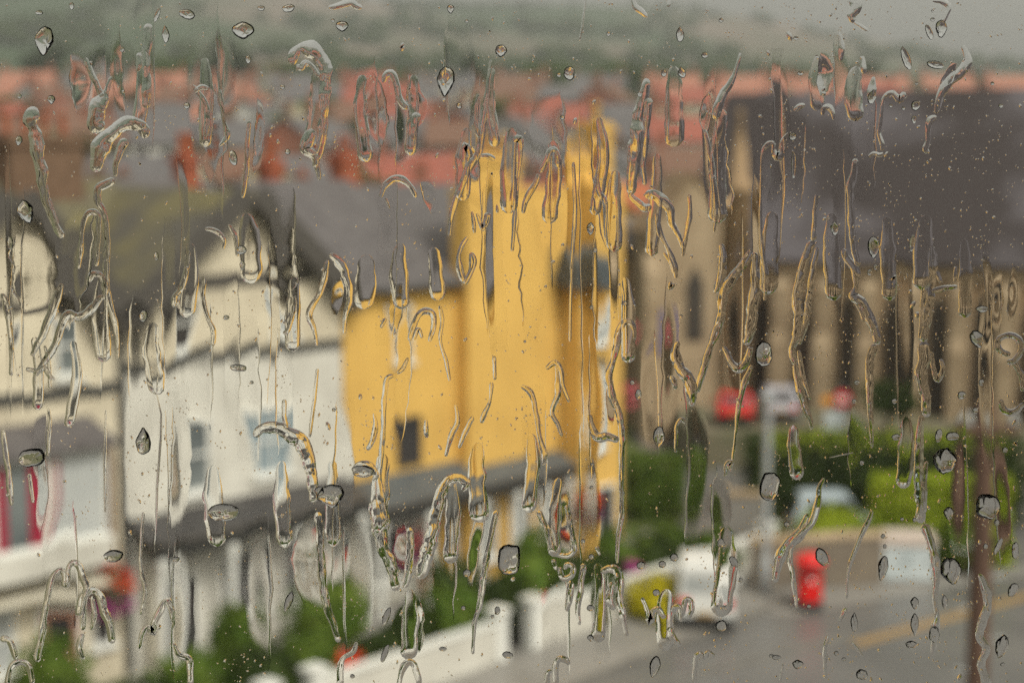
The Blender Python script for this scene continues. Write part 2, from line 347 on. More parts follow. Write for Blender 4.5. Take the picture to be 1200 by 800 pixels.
window(h3,9.35,10.25,7.0,8.4,-1.3,GLASSP,(0,1),.12); window(h3,9.35,10.25,3.6,6.1,-1.3,GLASSP,(0,1),.12)
MB().box((9.25,-1.38,6.23),(10.35,-1.303,6.45)).build('window_head', SLATEB, h3)
verandah(h3,.0,8.95,3.75,3.2,1.2,SLATEB,(.35,2.3,4.6,6.2,7.6,8.75))
window(h3,.9,2.1,.6,2.3,-.05,GLASSD,(1,0)); door(h3,2.9,3.9,0,2.2,-.05,M_("peach door paint",(.55,.32,.22),.5,(.5,.28,.2),3))
for x in (5.0,6.6,8.0): window(h3,x,x+.95,.6,2.4,-.45,GLASS,(0,0),.16)
door(h3,9.9,10.8,0,2.2,-1.3,DKGREY)

# garden walls, white, one per front garden
def wall_run(t0,t1,label,h=1.15,s=6.4):
    o = empty('garden_wall', T(0), RZ, label, 'garden wall', 'white front garden walls')
    MB().box((t0,-s,0),(t1,-s+.22,h-.08)).build('wall', WHITE, o)
    MB().box((t0-.03,-s-.05,h-.077),(t1+.03,-s+.27,h)).build('coping', PAINT, o)
    for t in (t0,t1):
        MB().box((t-.2,-s-.08,0),(t+.2,-s+.30,h+.2)).box((t-.26,-s-.14,h+.203),(t+.26,-s+.36,h+.32)).build('gate_pier', PAINT, o)
wall_run(-13.2,-8.3,'white garden wall in front of the cream house at the left edge')
wall_run(-6.9,-.6,'white garden wall in front of the cream house beside the yellow one')
wall_run(.8,12.3,'long white garden wall in front of the yellow house')
flat('front_garden', strip(-14,14,.2,6.3), .006, PAVE)
# ------------------------------------------------------------------ church
CW = Vector((.9,-.436,0)).normalized(); C0 = at(800,288,76.0); C0.z = 0
CHGL = M_('leaded church glass',(.035,.03,.026),.3,(.07,.058,.048),3)
ch = empty('church', C0, math.atan2(CW.y,CW.x), 'long sandstone church under a huge dark slate roof', 'church')
L = 32; EV = 8.45
MB().box((0,0,0),(L,14,EV)).build('nave_wall', STONE, ch)
b = MB(); b.prism([(-.45,EV-.25),(7,16.0),(14.45,EV-.25),(14.2,EV-.35),(7,15.7),(-.2,EV-.35)], -.3, L+.3,'x'); b.build('roof', CHROOF, ch)
b = MB(); b.prism([(0.02,EV),(13.98,EV),(7,15.72)], .0, .5,'x'); b.build('gable_wall', STONE, ch)
MB().box((0,-.12,EV-1.0),(L,-.004,EV-.4)).build('eaves_course', STONE2, ch)
for i in range(16):
    x = .9+i*2.0
    MB().box((x-.36,-.95,0),(x+.36,-.006,4.4)).prism([(-.95,4.403),(-.6,5.0),(-.6,7.0),(-.006,7.5),(-.006,4.403)], x-.35, x+.35,'x').build('buttress', STONE2, ch)
    if i < 15:
        c = x+1.0
        pr = [(c-.42,1.6),(c+.42,1.6),(c+.42,5.8),(c+.25,6.5),(c,6.9),(c-.25,6.5),(c-.42,5.8)]
        f = MB().prism([(c+(p[0]-c)*1.28, 1.4 if p[1]<2 else p[1]+.16) for p in pr], -.07,-.003,'y').build('window', STONE2, ch)
        MB().prism(pr, -.085,-.073,'y').build('pane', CHGL, f)
MB().box((0,-.45,0),(L,-.007,1.2)).build('plinth', STONE, ch)
p = at(812,300,73); p.z = 0
an = empty('church_porch', p, radians(6), 'pale stone gabled porch with a blue door beside the dark church roof', 'porch')
MB().prism([(-1.9,0),(1.9,0),(1.9,9.6),(0,12.0),(-1.9,9.6)], 0, 4.5,'y').build('wall', STONE2, an)
b = MB(); slab(b,(-2.1,9.4),(0,12.05),-.12,4.6,.16); slab(b,(2.1,9.4),(0,12.05),-.12,4.6,.16); b.build('roof', STONE, an)
MB().prism([(-.3,4.6),(.5,4.6),(.5,7.2),(.1,8.0),(-.3,7.2)], -.05,-.003,'y').build('window', CHGL, an)
for x in (-1.9,1.9): MB().box((x-.35,-.6,0),(x+.35,-.004,7.6)).prism([(-.6,7.603),(-.004,7.603),(-.004,8.5)], x-.35,x+.35,'x').build('buttress', STONE2, an)
b = MB(); b.lathe([(0,0),(.62,0),(.62,11.2),(.74,11.3),(.74,11.6),(.5,11.8),(.12,14.6),(.2,14.75),(.0,15.1)],8,(2.05,-.1,0)); b.build('pinnacle', STONE, an)
MB().box((-1.68,-.12,3.9),(-1.2,-.006,6.0)).build('door', BLUE, an)
p = at(770,300,77.5); p.z = 0
v = empty('stone_vestry', p, radians(4), 'low brown stone vestry between the church porch and the yellow house', 'vestry')
MB().prism([(-2.6,0),(1.2,0),(1.2,6.5),(-.7,9.0),(-2.6,6.5)], 0, 6,'y').build('wall', STONE, v)
b = MB(); slab(b,(-2.9,6.3),(-.7,9.2),-.3,6,.2); slab(b,(1.5,6.3),(-.7,9.2),-.3,6,.2); b.build('roof', CHROOF, v)
f = MB().box((-1.3,-.05,3),(-.2,-.003,5)).build('window', STONE2, v); MB().box((-1.15,-.06,3.15),(-.35,-.053,4.85)).build('pane', GLASSD, f)

# ------------------------------------------------------------------ foliage
def leafy_box(b, sx, sy, sz, n, size, rnd, c=(0,0,0)):
    for _ in range(n):
        f = rnd.random(); x,y,z = (rnd.uniform(-1,1) for _ in range(3))
        if f < .3: z = 1
        elif f < .7: y = -1 if rnd.random() < .8 else 1
        elif f < .95: x = rnd.choice((-1,1))
        k = 1 + rnd.gauss(0,.04)
        b.leaf((c[0]+x*sx/2*k, c[1]+y*sy/2*k, c[2]+sz/2+z*sz/2*k), size*rnd.uniform(.6,1.3), rnd)
def hedge(name, loc, rz, sx, sy, sz, m, label, n=1500, size=.12, seed=1, cat='hedge', group=None):
    rnd = random.Random(seed); h = empty(name, loc, rz, label, cat, group)
    b = MB(); nx = max(3,int(sx/.5))
    for i in range(nx): b.blob((-sx/2+sx*(i+.5)/nx, 0, sz*.47), .5, (sx/nx*1.25, sy*.88, sz*.92), 8, 5, .25, rnd)
    leafy_box(b, sx, sy, sz, n, size, rnd); b.build('foliage', m, h)
    b = MB()
    for i in range(nx): b.tube((-sx/2+sx*(i+.5)/nx,0,0),(-sx/2+sx*(i+.5)/nx+.1,0,sz*.5),.05,.02,6)
    b.build('stem', BARK, h); return h
def bush(name, loc, r, h, m, label, seed=1, n=700, size=.08, cat='bush', group=None):
    rnd = random.Random(seed); o = empty(name, loc, rnd.random()*6, label, cat, group); b = MB()
    for _ in range(7):
        a = rnd.random()*6.28; k = rnd.random()*.5*r
        b.blob((k*cos(a),k*sin(a),h*rnd.uniform(.3,.6)), r*.45, (1,1,h*.42/(r*.45)*.8), 8, 5, .3, rnd)
    for _ in range(n):
        d = Vector((rnd.gauss(0,1),rnd.gauss(0,1),rnd.gauss(0,1))).normalized()*rnd.uniform(.75,1.05)
        b.leaf((d.x*r,d.y*r,h*.5+d.z*h*.48), size*rnd.uniform(.6,1.4), rnd)
    b.build('foliage', m, o)
    s = MB()
    for k in range(4): s.tube((0,0,0),(.5*r*cos(k*1.6),.5*r*sin(k*1.6),h*.5),.03,.015,6)
    s.build('stem', BARK, o); return o
TREES = {}
def tree(loc, H, R, m, label, seed, group=None, key=None, rz=0):
    if key in TREES:
        t = copy_tree(TREES[key]); t.location = loc; t.rotation_euler.z = rz; s = H/8.0; t.scale = (R/3.0*1.0, R/3.0, s)
        tag(t, label, 'tree', group); return t
    rnd = random.Random(seed); t = empty('tree', loc, rz, label, 'tree', group)
    tr = MB(); tr.tube((0,0,-.3),(.1,0,3.2),.3,.2,10)
    cl = []
    for k in range(8):
        a = k*2.4; p = Vector((1.9*cos(a)*rnd.uniform(.5,1), 1.9*sin(a)*rnd.uniform(.5,1), rnd.uniform(4,7)))
        tr.tube((.1,0,rnd.uniform(2.4,3.2)), p, .11,.03,6); cl.append(p)
    cl += [Vector((0,0,6.3)),Vector((.3,.2,5)),Vector((0,-.5,4.3))]
    cr = MB()
    for p in cl:
        for _ in range(150):
            d = Vector((rnd.gauss(0,1),rnd.gauss(0,1),rnd.gauss(0,.8)))*.62
            cr.leaf(p+d, rnd.uniform(.12,.3), rnd)
    tr.build('trunk', BARK, t); cr.build('crown', m, t); t.scale = (R/3.0, R/3.0, H/8.0)
    if key: TREES[key] = t
    return t

g = gnd(770,612); hedge('hedge', (g.x,g.y+.8,0), .1, 1.9, 1.5, 2.2, LEAF, 'small square green hedge at the corner beside the yellow house', 1400, .1, 3)
hedge('hedge', (10.9+2.4,57.2,0), -.06, 9.4, 2.2, 2.9, LEAFD, 'long dark clipped hedge in front of the church', 3000, .12, 4)
b_ = MB(); rnd = random.Random(9)
o = tag(empty('hedge', (10.9+1.9,57.2,2.86), -.06), 'lime green leafy top of the long church hedge', 'hedge top'); 
for _ in range(1500): b_.leaf((rnd.uniform(-4.2,4.2), rnd.uniform(-1.15,1.1), rnd.uniform(-.2,.3)), rnd.uniform(.06,.15), rnd)
fl = b_.build('top_foliage', LEAFY, [h for h in SC.objects if h.name=='hedge.001'][0]); fl.location = (0,0,2.75)  # layer of lighter lime leaves along the top of the dark hedge
bpy.data.objects.remove(o)
g = gnd(1112,668); hedge('shrub', (g.x,g.y+1.4,0), -.12, 4.1, 2.0, 2.6, LEAFY, 'big lime green bushy shrub behind the brown pole', 2600, .12, 5, 'shrub')
bush('shrub', (g.x+.5,g.y+.4,0), 1.05, 1.6, LEAF, 'dark green low shrub right of the grey cabinet', 15, 900, .08, 'shrub')
g = gnd(985,672); bush('shrub', (g.x,g.y+1.3,0), 1.3, 1.9, LEAFY, 'lime green shrub growing behind the brown stone wall', 6, 1200, .09, 'shrub')
g = gnd(770,728); bush('bush', (g.x,g.y,0), .95, 1.4, LEAFO, 'golden yellow bush at the end of the white garden wall', 7, 900, .07)
for i,(t,s,r,h,m,lab) in enumerate((
  (2.6,4.9,1.0,2.0,LEAF,'dark green bush in the yellow house garden, left of the big drop'),(1.2,5.0,.8,1.6,LEAFD,'low dark bush by the corner of the cream and yellow houses'),
  (5.2,4.9,.9,1.5,LEAFD,'low dark green bush behind the long white wall'),(6.9,4.6,1.0,1.9,LEAF,'rounded green bush in front of the yellow house porch'),
  (9.2,4.8,.8,1.6,LEAF,'green bush near the right end of the yellow house porch'),(11.2,4.9,.6,1.0,LEAFD,'dark bush at the right end of the long white wall'),
  (-4.2,3.6,.9,2.4,LEAF,'tall green bush in front of the dark verandah'),(-2.2,4.9,.8,1.3,LEAFD,'low bush under the verandah of the second cream house'),
  (-5.9,4.9,.7,1.5,LEAF,'green bush between the two cream houses'),(-8.9,4.4,.9,1.9,LEAF,'leafy bush before the salmon coloured door'),
  (-10.6,4.7,.9,1.6,LEAFD,'dark bush below the bay window'),(-11.9,3.5,.8,2.7,LEAF,'tall leafy bush at the left edge of the garden'),
  (3.9,5.4,1.1,1.7,LEAFD,'wide dark bush against the middle of the long white wall'),(8.1,5.4,1.1,1.6,LEAFD,'wide dark bush against the right half of the long white wall'),(-1.2,5.2,.9,1.9,LEAF,'full green bush at the right end of the second cream house garden'),
  (-3.6,5.3,.8,1.3,LEAFD,'squat dark bush behind the wall of the second cream house'),(10.3,5.6,.8,1.3,LEAF,'small green bush between the yellow bay and the white wall'),(.2,4.0,.9,2.2,LEAFD,'tall dark bush where the cream and yellow verandahs meet'))):
    p = T(t,s); bush('bush', p, r*1.2, h*1.08, m, lab, 20+i, 800, .09)

for i,(t,s,r,h,m,lab) in enumerate(((1.9,5.7,.5,1.3,PETPK,'small mound of pink flowers behind the left part of the long white wall'),(6.0,5.6,.5,1.35,PETP,'small mound of purple flowers behind the middle of the long white wall'),(-5.0,5.4,.5,1.3,PETR,'small mound of red flowers in the second cream house garden'))):
    bush('flower_clump', T(t,s), r, h, m, lab, 320+i, 400, .07, 'flowers')
for i,(t,s,r,h,m,lab) in enumerate(((-12.6,5.2,1.0,2.3,LEAFD,'broad dark bush in the bottom left corner'),(-7.6,5.2,1.0,2.0,LEAFD,'broad dark bush in the gap between the two front walls'),(-6.6,3.2,.7,2.4,LEAF,'slim tall bush beside the drainpipe of the cream houses'),(4.6,3.4,.8,2.3,LEAF,'upright green bush against the yellow house porch posts'),(7.4,5.5,.9,1.7,LEAFD,'dark bush with a rounded top near the porch end'))):
    bush('bush', T(t,s), r, h, m, lab, 340+i, 800, .09)
# hanging flower baskets
for i,(px,py,Y,a,c,lab) in enumerate(((130,690,38.6,PETR,PETP,'hanging basket of scarlet and purple flowers between the two cream houses'),
        (362,665,43.2,PETR,PETP,'hanging basket of orange red flowers at the end of the dark verandah'),
        (484,640,46.5,PETPK,PETP,'hanging basket of pink red flowers under the grey slate verandah'),
        (690,592,50.6,PETR,PETP,'hanging basket of red flowers on the right bay of the yellow house'),
        (737,463,62,PETPK,PETPK,'round ball of pink flowers hanging right of the yellow house'),
        (735,388,63,PETPK,PETPK,'upper ball of pink flowers hanging right of the yellow house'))):
    p = at(px,py,Y); rnd = random.Random(40+i); r = .42 if i else .62
    hb = empty('flower_basket', p, 0, lab, 'flower basket', 'hanging flower baskets')
    MB().lathe([(0,-.5*r),(.3*r,-.47*r),(.55*r,-.2*r),(.62*r,.05*r),(.56*r,.05*r)], 14).build('basket', BARK, hb)
    top, low, lv = MB(), MB(), MB()
    for _ in range(260):
        d = Vector((rnd.gauss(0,1),rnd.gauss(0,1),rnd.gauss(0,1))).normalized()*r*rnd.uniform(.7,1)
        (top if d.z > -.05 else low).leaf(d+Vector((0,0,.05 if d.z>-.05 else -.25*r)), .09, rnd)
    for _ in range(80):
        d = Vector((rnd.gauss(0,1),rnd.gauss(0,1),rnd.gauss(0,.8))).normalized()*r*.75; lv.leaf(d,.08,rnd)
    top.build('blossom', a, hb); low.build('blossom', c, hb); lv.build('foliage', LEAF, hb)
    s = MB()
    for k in range(3): s.tube((.6*r*cos(k*2.09),.6*r*sin(k*2.09),.05*r),(0,0,1.7*r),.012,n=5)
    s.tube((0,0,1.7*r),(0,.9,1.75*r),.02,n=6); s.build('bracket', BLACKW, hb)

# ------------------------------------------------------------------ street furniture
p = gnd(948,713); pb = empty('post_box', p, 0, 'red pillar post box on the footway at the end of the stone wall', 'post box')
MB().lathe([(0,0),(.40,0),(.40,.22),(.37,.26)],24).build('base', TYRE, pb)
MB().lathe([(.36,.26),(.36,1.28),(.38,1.30),(.38,1.34)],24).build('body', RED, pb)
MB().lathe([(.38,1.343),(.45,1.37),(.45,1.44),(.40,1.47),(.36,1.55),(.22,1.63),(.0,1.66)],24).build('cap', RED, pb)
MB().box((-.17,-.385,1.12),(.17,-.33,1.2)).build('letter_slot', TYRE, pb)
MB().box((-.06,-.382,.86),(.06,-.33,.98)).build('notice_plate', SIGNW, pb)
MB().box((-.26,-.372,.34),(.26,-.30,.78)).build('door', RED, pb)

p = gnd(896,700); lp = empty('lamp_post', p, 0, 'pale grey street lamp post in front of the church', 'lamp post')
MB().lathe([(0,0),(.19,0),(.19,1.1),(.13,1.25),(.12,1.3)],16).build('base', STEEL, lp)
MB().tube((0,0,1.3),(0,0,5.9),.13,.11,14).build('pole', STEEL, lp)
MB().tube((0,0,5.85),(-.15,-.5,6.1),.06,.05,10).build('arm', STEEL, lp)
d = MB().prism([(-.95,6.05),(-.45,6.02),(-.45,6.16),(-.7,6.22),(-.95,6.12)], -.28,.0,'x').build('lamp_head', STEEL, lp)
MB().box((-.26,-.9,5.995),(-.02,-.5,6.017)).build('lamp_lens', GLASSP, d)

p = at(1153,600,20); p.z = 0; tp = empty('telegraph_pole', p, 0, 'thick brown wooden telegraph pole at the right, near the window', 'telegraph pole')
MB().tube((0,0,0),(-.02,0,9.9),.17,.125,14).build('pole', POLE, tp)
MB().box((-.35,-.18,9.55),(.35,-.13,9.66)).build('crossarm', POLE, tp)
for x in (-.28,.28): MB().lathe([(0,0),(.05,0),(.06,.05),(.035,.09),(.05,.13),(0,.16)],10,(x,-.155,9.662)).build('insulator', GLASSP, tp)
for k in range(6): MB().tube(((.14 if k%2 else -.14),-.02,6.5+.4*k),((.30 if k%2 else -.30),-.02,6.5+.4*k),.014,n=6).build('step_bolt', STEEL, tp)

p = gnd(1066,686); cb = empty('utility_cabinet', (p.x,p.y+.5,0), -.10, 'wide grey roadside cabinet with a pale lid against the shrubs', 'cabinet')
MB().box((-.80,-.35,0),(.80,.35,.1)).build('plinth', KERB, cb)
MB().box((-.78,-.33,.103),(.78,.33,1.2)).build('body', CABG, cb)
MB().prism([(-.84,1.203),(.84,1.203),(.84,1.42),(.75,1.55),(-.75,1.55),(-.84,1.42)],-.4,.4,'y').build('lid', CABT, cb)
for x in (-.74,.02): 
    dd = MB().box((x,-.352,.16),(x+.72,-.333,1.15)).build('door', CABG, cb); MB().box((x+.6,-.375,.6),(x+.65,-.355,.78)).build('handle', TYRE, dd)

# stone wall in front of the church hedge
a_, b2 = gnd(884,694), gnd(1034,684); dv = b2-a_; Lw = dv.length
sw = empty('stone_wall', a_, math.atan2(dv.y,dv.x), 'low brown stone wall behind the red post box', 'wall')
MB().box((0,0,0),(Lw,.4,1.45)).build('wall_body', M_('grey brown wall stone',(.20,.165,.125),.9,(.14,.115,.09),1.5), sw)
rnd = random.Random(12); x = -.03; st = []
while x < Lw:
    ww = rnd.uniform(.35,.6); MB().prism([(-.05,1.453),(.45,1.453),(.44,1.58+rnd.random()*.06),(.2,1.64+rnd.random()*.05),(-.04,1.57+rnd.random()*.05)], x, min(x+ww-.02,Lw+.04),'x').build('coping_stone', STONE2, sw); x += ww
a_, b2 = gnd(838,640), gnd(892,642); dv = b2-a_
sw = empty('stone_wall', a_, math.atan2(dv.y,dv.x), 'grey stone wall across the side road, left of the lamp post', 'wall')
MB().box((0,0,0),(dv.length,.4,1.7)).build('wall_body', PAVE, sw); MB().box((-.04,-.05,1.703),(dv.length+.04,.45,1.85)).build('coping', STONE2, sw)

p = at(981,462,66.8); p.z = 1.5; ns = empty('no_entry_sign', p, 0, 'round red sign with a white bar on a grey post before the church wall', 'road sign')
MB().tube((.22,.06,-.0),(.22,.06,1.9),.05,n=10).build('post', STEEL, ns)
MB().tube((.22,0,1.35),(.22,.02,1.35),.37,n=28,smooth=False).build('disc', M_("sign red",(.62,.03,.04),.5), ns)
MB().box((-.04,-.012,1.27),(.48,-.004,1.43)).build('bar', SIGNW, ns)
MB().tube((-.42,0,1.3),(-.42,.15,1.3),.2,n=16).build('amber_lamp', AMBER, ns)
MB().box((-.50,-.03,.02),(.44,.03,.85)).build('grey_panel', CABG, ns)

# ------------------------------------------------------------------ vehicles
def car(name, loc, rz, paint, label, L=3.9, W=1.65, H=1.45, van=False, cat='car'):
    c = empty(name, loc, rz, label, cat, 'parked vehicles')
    if van:
        pf = [(-L/2,.35),(L/2,.35),(L/2,.85),(L/2-.15,1.0),(L/2-.85,1.12),(L/2-1.4,H-.06),(L/2-1.6,H),(-L/2+.06,H),(-L/2,H-.1)]
    else:
        pf = [(-L/2,.32),(L/2,.32),(L/2,.62),(L/2-.1,.74),(L/2-.95,.88),(L/2-1.45,H-.07),(L/2-1.7,H),(-L/2+.55,H),(-L/2+.3,H-.06),(-L/2+.05,.9),(-L/2,.8)]
    b = MB(); ins = .0
    ring = []
    for y,k in ((-W/2,.93),(-W/2+.06,1),(W/2-.06,1),(W/2,.93)):
        ring.append([(x*(.985 if k<1 else 1), y*(1 if z<.95 else 1-.16*(z-.95)/(H-.95)), .32+(z-.32)*(.985 if k<1 else 1)) for x,z in pf])
    n = len(pf); vs = [q for r in ring for q in r]
    b.add(vs, [(j*n+i,j*n+(i+1)%n,(j+1)*n+(i+1)%n,(j+1)*n+i) for j in range(3) for i in range(n)]+[tuple(range(n)),tuple(range(4*n-1,3*n-1,-1))])
    b.build('body', paint, c)
    zb = 1.16 if van else .92
    top = H-.12
    for s in (-1,1):
        y0 = W/2*(1-.16*(zb-.95)/(H-.95) if zb>.95 else 1)+.012; y1 = W/2*(1-.16*(top-.95)/(H-.95))+.012
        for x0,x1,x2,x3 in (((L/2-1.5,L/2-2.05,L/2-2.05,L/2-1.62),) if van else ((L/2-1.2,L/2-2.05,L/2-2.05,L/2-1.55),(L/2-2.13,-L/2+.4,-L/2+.62,L/2-2.13))):
            w_ = MB().add([(x0,s*y0,zb),(x1,s*y0,zb),(x2,s*y1,top),(x3,s*y1,top)],[(0,1,2,3)]); w_.build('side_window', GLASSD, c)
    yt = W/2*.84-.06
    if van:
        MB().add([(-L/2-.006,-yt,1.15),(-L/2-.006,yt,1.15),(-L/2+.0-.006,yt-.04,H-.3),(-L/2-.006,-yt+.04,H-.3)],[(0,1,2,3)]).build('rear_window', GLASSP, c)
        MB().add([(L/2-.93,-yt,1.2),(L/2-.93,yt,1.2),(L/2-1.38,yt-.05,H-.1),(L/2-1.38,-yt+.05,H-.1)],[(0,1,2,3)]).build('windscreen', GLASSD, c)
    else:
        MB().add([(-L/2+.06,-yt,.97),(-L/2+.06,yt,.97),(-L/2+.28,yt-.05,H-.1),(-L/2+.28,-yt+.05,H-.1)],[(0,1,2,3)]).build('rear_window', GLASSD, c)
        MB().add([(L/2-.97,-yt,.93),(L/2-.97,yt,.93),(L/2-1.42,yt-.05,H-.12),(L/2-1.42,-yt+.05,H-.12)],[(0,1,2,3)]).build('windscreen', GLASSD, c)
    for x in (-L/2+.75, L/2-.8):
        for s in (-1,1):
            wb = empty('wheel', (x,s*(W/2-.09),.31)); wb.parent = c
            MB().tube((0,-.1,0),(0,.1,0),.31,n=20).build('tyre', TYRE, wb)
            MB().tube((0,-.108,0),(0,.108,0),.19,n=14).build('rim', CHROME, wb)
    for s in (-1,1):
        MB().box((-L/2-.015,s*W*.36-.14,.62 if not van else .75),(-L/2+.05,s*W*.36+.14,.80 if not van else 1.0)).build('tail_light', RED, c)
        MB().box((L/2-.08,s*W*.36-.16,.55),(L/2+.012,s*W*.36+.16,.70)).build('headlight', GLASSP, c)
        MB().box((L/2-1.45,s*W*.5+ (.0 if s>0 else -.16),.95),(L/2-1.3,s*W*.5+(.16 if s>0 else .0),1.07)).build('wing_mirror', paint, c)
    MB().box((-L/2-.05,-W/2+.05,.3),(-L/2+.1,W/2-.05,.5)).build('bumper', TYRE, c); MB().box((L/2-.1,-W/2+.05,.3),(L/2+.05,W/2-.05,.5)).build('bumper', TYRE, c)
    MB().box((-L/2-.056,-.26,.51),(-L/2-.008,.26,.62)).build('number_plate', LINE, c)
    return c
p = gnd(824,742); car('parked_van', (p.x+.25,p.y+1.6,0), radians(83), CARWH, 'white van parked at the end of the white garden wall', 3.4, 1.62, 1.95, True, 'van')
p = at(860,478,69); p.z = 1.5; car('parked_car', p, radians(86), CARRED, 'bright red car parked below the church porch', 2.6, 1.45, 1.45)
p = at(912,475,70); p.z = 1.5; car('parked_car', p, radians(86), CARSV, 'silver lilac car beyond the lamp post, beside the red car', 3.2, 1.5, 1.5)
p = at(985,600,53.4); p.z = 0; car('parked_car', p, radians(-4), CARBL, 'pale blue car parked between the stone wall and the long hedge', 3.4, 1.6, 1.72)

# ------------------------------------------------------------------ the town on the rise behind
WALLS = {'cream': M_("town cream",(.62,.55,.40),.9,(.52,.45,.32),1), 'white': M_("town white",(.64,.63,.60),.9,(.52,.51,.49),1), 'brick': M_("town brick",(.30,.12,.075),.9,(.24,.1,.065),3),
  'grey': M_("town grey",(.33,.32,.32),.9,(.25,.24,.24),1), 'ochre': M_("town ochre",(.58,.37,.13),.9,(.48,.3,.1),1), 'brown': M_("town brown",(.20,.13,.085),.9,(.15,.1,.07),2)}
ROOFS = {'red': M_("clay tiles red",(.36,.10,.065),.8,(.25,.085,.06),1), 'salmon': M_("clay tiles salmon",(.45,.19,.12),.85,(.30,.14,.10),.6), 'slate grey': M_("town slate",(.10,.092,.096),.7,(.15,.14,.14),1.5),
  'brown': M_("brown tiles",(.16,.085,.055),.85,(.2,.11,.075),2), 'orange': M_("clay tiles orange",(.44,.12,.045),.85,(.33,.10,.04),1.5)}
PROTO = {}
def far_house(loc, rz, wc, rc, W, label, scale=1.0, group=None):
    key = (wc, rc, W)
    if key not in PROTO:
        h = empty('town_house', loc, rz)
        MB().prism([(0,-2),(8,-2),(8,5.2),(4,8.0),(0,5.2)], -W/2, W/2,'x').build('wall', WALLS[wc], h)
        b = MB(); slab(b,(-.4,5.0),(4,8.08),-W/2-.25,W/2+.25,.16); slab(b,(8.4,5.0),(4,8.08),-W/2-.25,W/2+.25,.16)
        b.v = [(p[1],p[0],p[2]) for p in b.v]; b.build('roof', ROOFS[rc], h)
        for x in ((-W/2+.8,W/2-.8) if W > 9 else (W/2-.8,)): chimney(h, x, 4, 7.6, 9.6, 1.2,.7, WALLS['brick' if rc!='slate grey' else 'brown'], 2)
        n = 4 if W > 9 else 2
        for i in range(n):
            x = -W/2+W*(i+.5)/n
            for z0 in (.7,3.2):
                f = MB().box((x-.75,-.06,z0),(x+.75,-.003,z0+1.5)).build('window', PAINT, h); MB().box((x-.63,-.075,z0+.12),(x+.63,-.063,z0+1.38)).build('pane', GLASSD, f)
        MB().box((-.45,-.05,-.2),(.45,-.004,2.1)).build('door', BLUE if wc=='white' else DKGREY, h)
        PROTO[key] = h
    else:
        h = copy_tree(PROTO[key])
    h.location = loc; h.rotation_euler = (0,0,rz); h.scale = (scale,)*3
    return tag(h, label, 'house', group)
ORD = ['leftmost','second from the left','third from the left','fourth from the left','fifth from the left','sixth from the left','seventh from the left','eighth from the left','ninth from the left','tenth from the left','eleventh from the left','twelfth from the left','thirteenth from the left','fourteenth from the left','fifteenth from the left']
# rows: distance, name, list of (bearing px, wall, roof, width)
ROWS = [
 (100,'nearest row behind the terrace',[(60,'brown','brown',12),(200,'cream','slate grey',12),(330,'cream','brown',12),(470,'brick','slate grey',12),(742,'cream','slate grey',8)]),
 (128,'second row behind the terrace',[(25,'white','slate grey',12),(150,'cream','slate grey',12),(255,'cream','slate grey',8),(345,'ochre','slate grey',12),(440,'white','red',12),(560,'cream','red',12),(690,'white','slate grey',12),(790,'ochre','orange',12)]),
 (165,'third row up the hillside',[(70,'brown','brown',12),(165,'cream','slate grey',12),(290,'cream','brown',8),(385,'cream','slate grey',12),(505,'brick','red',12),(640,'grey','slate grey',12),(760,'grey','slate grey',12),(835,'cream','brown',12)]),
 (215,'fourth row up the hillside',[(40,'grey','brown',12),(130,'cream','brown',12),(215,'white','slate grey',12),(310,'cream','slate grey',12),(400,'brick','slate grey',12),(480,'white','slate grey',8),(560,'brick','brown',12),(650,'grey','slate grey',12),(745,'brick','slate grey',12),(820,'white','red',12)]),
 (275,'fifth row up the hillside',[(25,'brick','red',12),(100,'brown','brown',12),(180,'grey','slate grey',12),(260,'cream','salmon',12),(335,'white','slate grey',12),(410,'grey','brown',12),(490,'white','red',12),(570,'brick','slate grey',12),(650,'grey','red',12),(730,'brick','slate grey',12),(810,'cream','red',12),(885,'cream','salmon',12)]),
 (350,'sixth row up the hillside',[(10,'brick','salmon',12),(80,'grey','brown',12),(150,'cream','salmon',12),(225,'brick','brown',12),(300,'grey','salmon',12),(370,'cream','slate grey',12),(440,'brick','red',12),(515,'white','slate grey',12),(590,'cream','brown',12),(665,'grey','slate grey',12),(735,'brick','brown',12),(805,'cream','red',12),(875,'cream','salmon',12),(945,'cream','salmon',12),(1015,'cream','red',12)]),
 (440,'topmost row under the hills',[(35,'cream','salmon',12),(110,'white','slate grey',12),(190,'brick','salmon',12),(270,'grey','brown',12),(350,'white','slate grey',12),(430,'grey','red',12),(520,'cream','slate grey',12),(610,'cream','brown',12),(700,'grey','slate grey',12),(790,'cream','salmon',12),(870,'cream','salmon',12),(950,'cream','salmon',12),(1030,'brick','salmon',12),(1110,'cream','salmon',12),(1185,'brick','salmon',12)]),
]
rnd = random.Random(5)
for Y,rn,hs_ in ROWS:
    for i,(px,wc,rc,W) in enumerate(hs_):
        y = Y + rnd.uniform(-6,6); x = (px-600)/1900*y
        lab = f'{wc} house, {rc} roof, {ORD[i]} in the {rn}'
        far_house((x,y,gz(x,y)-.2), rnd.uniform(-.12,.12) + (1.25 if (i*7+int(Y))%3 == 0 and Y < 400 else 0), wc, rc, W, lab, 1.0 if Y < 200 else 1.06+Y*.0003, 'town houses on the hillside')
        
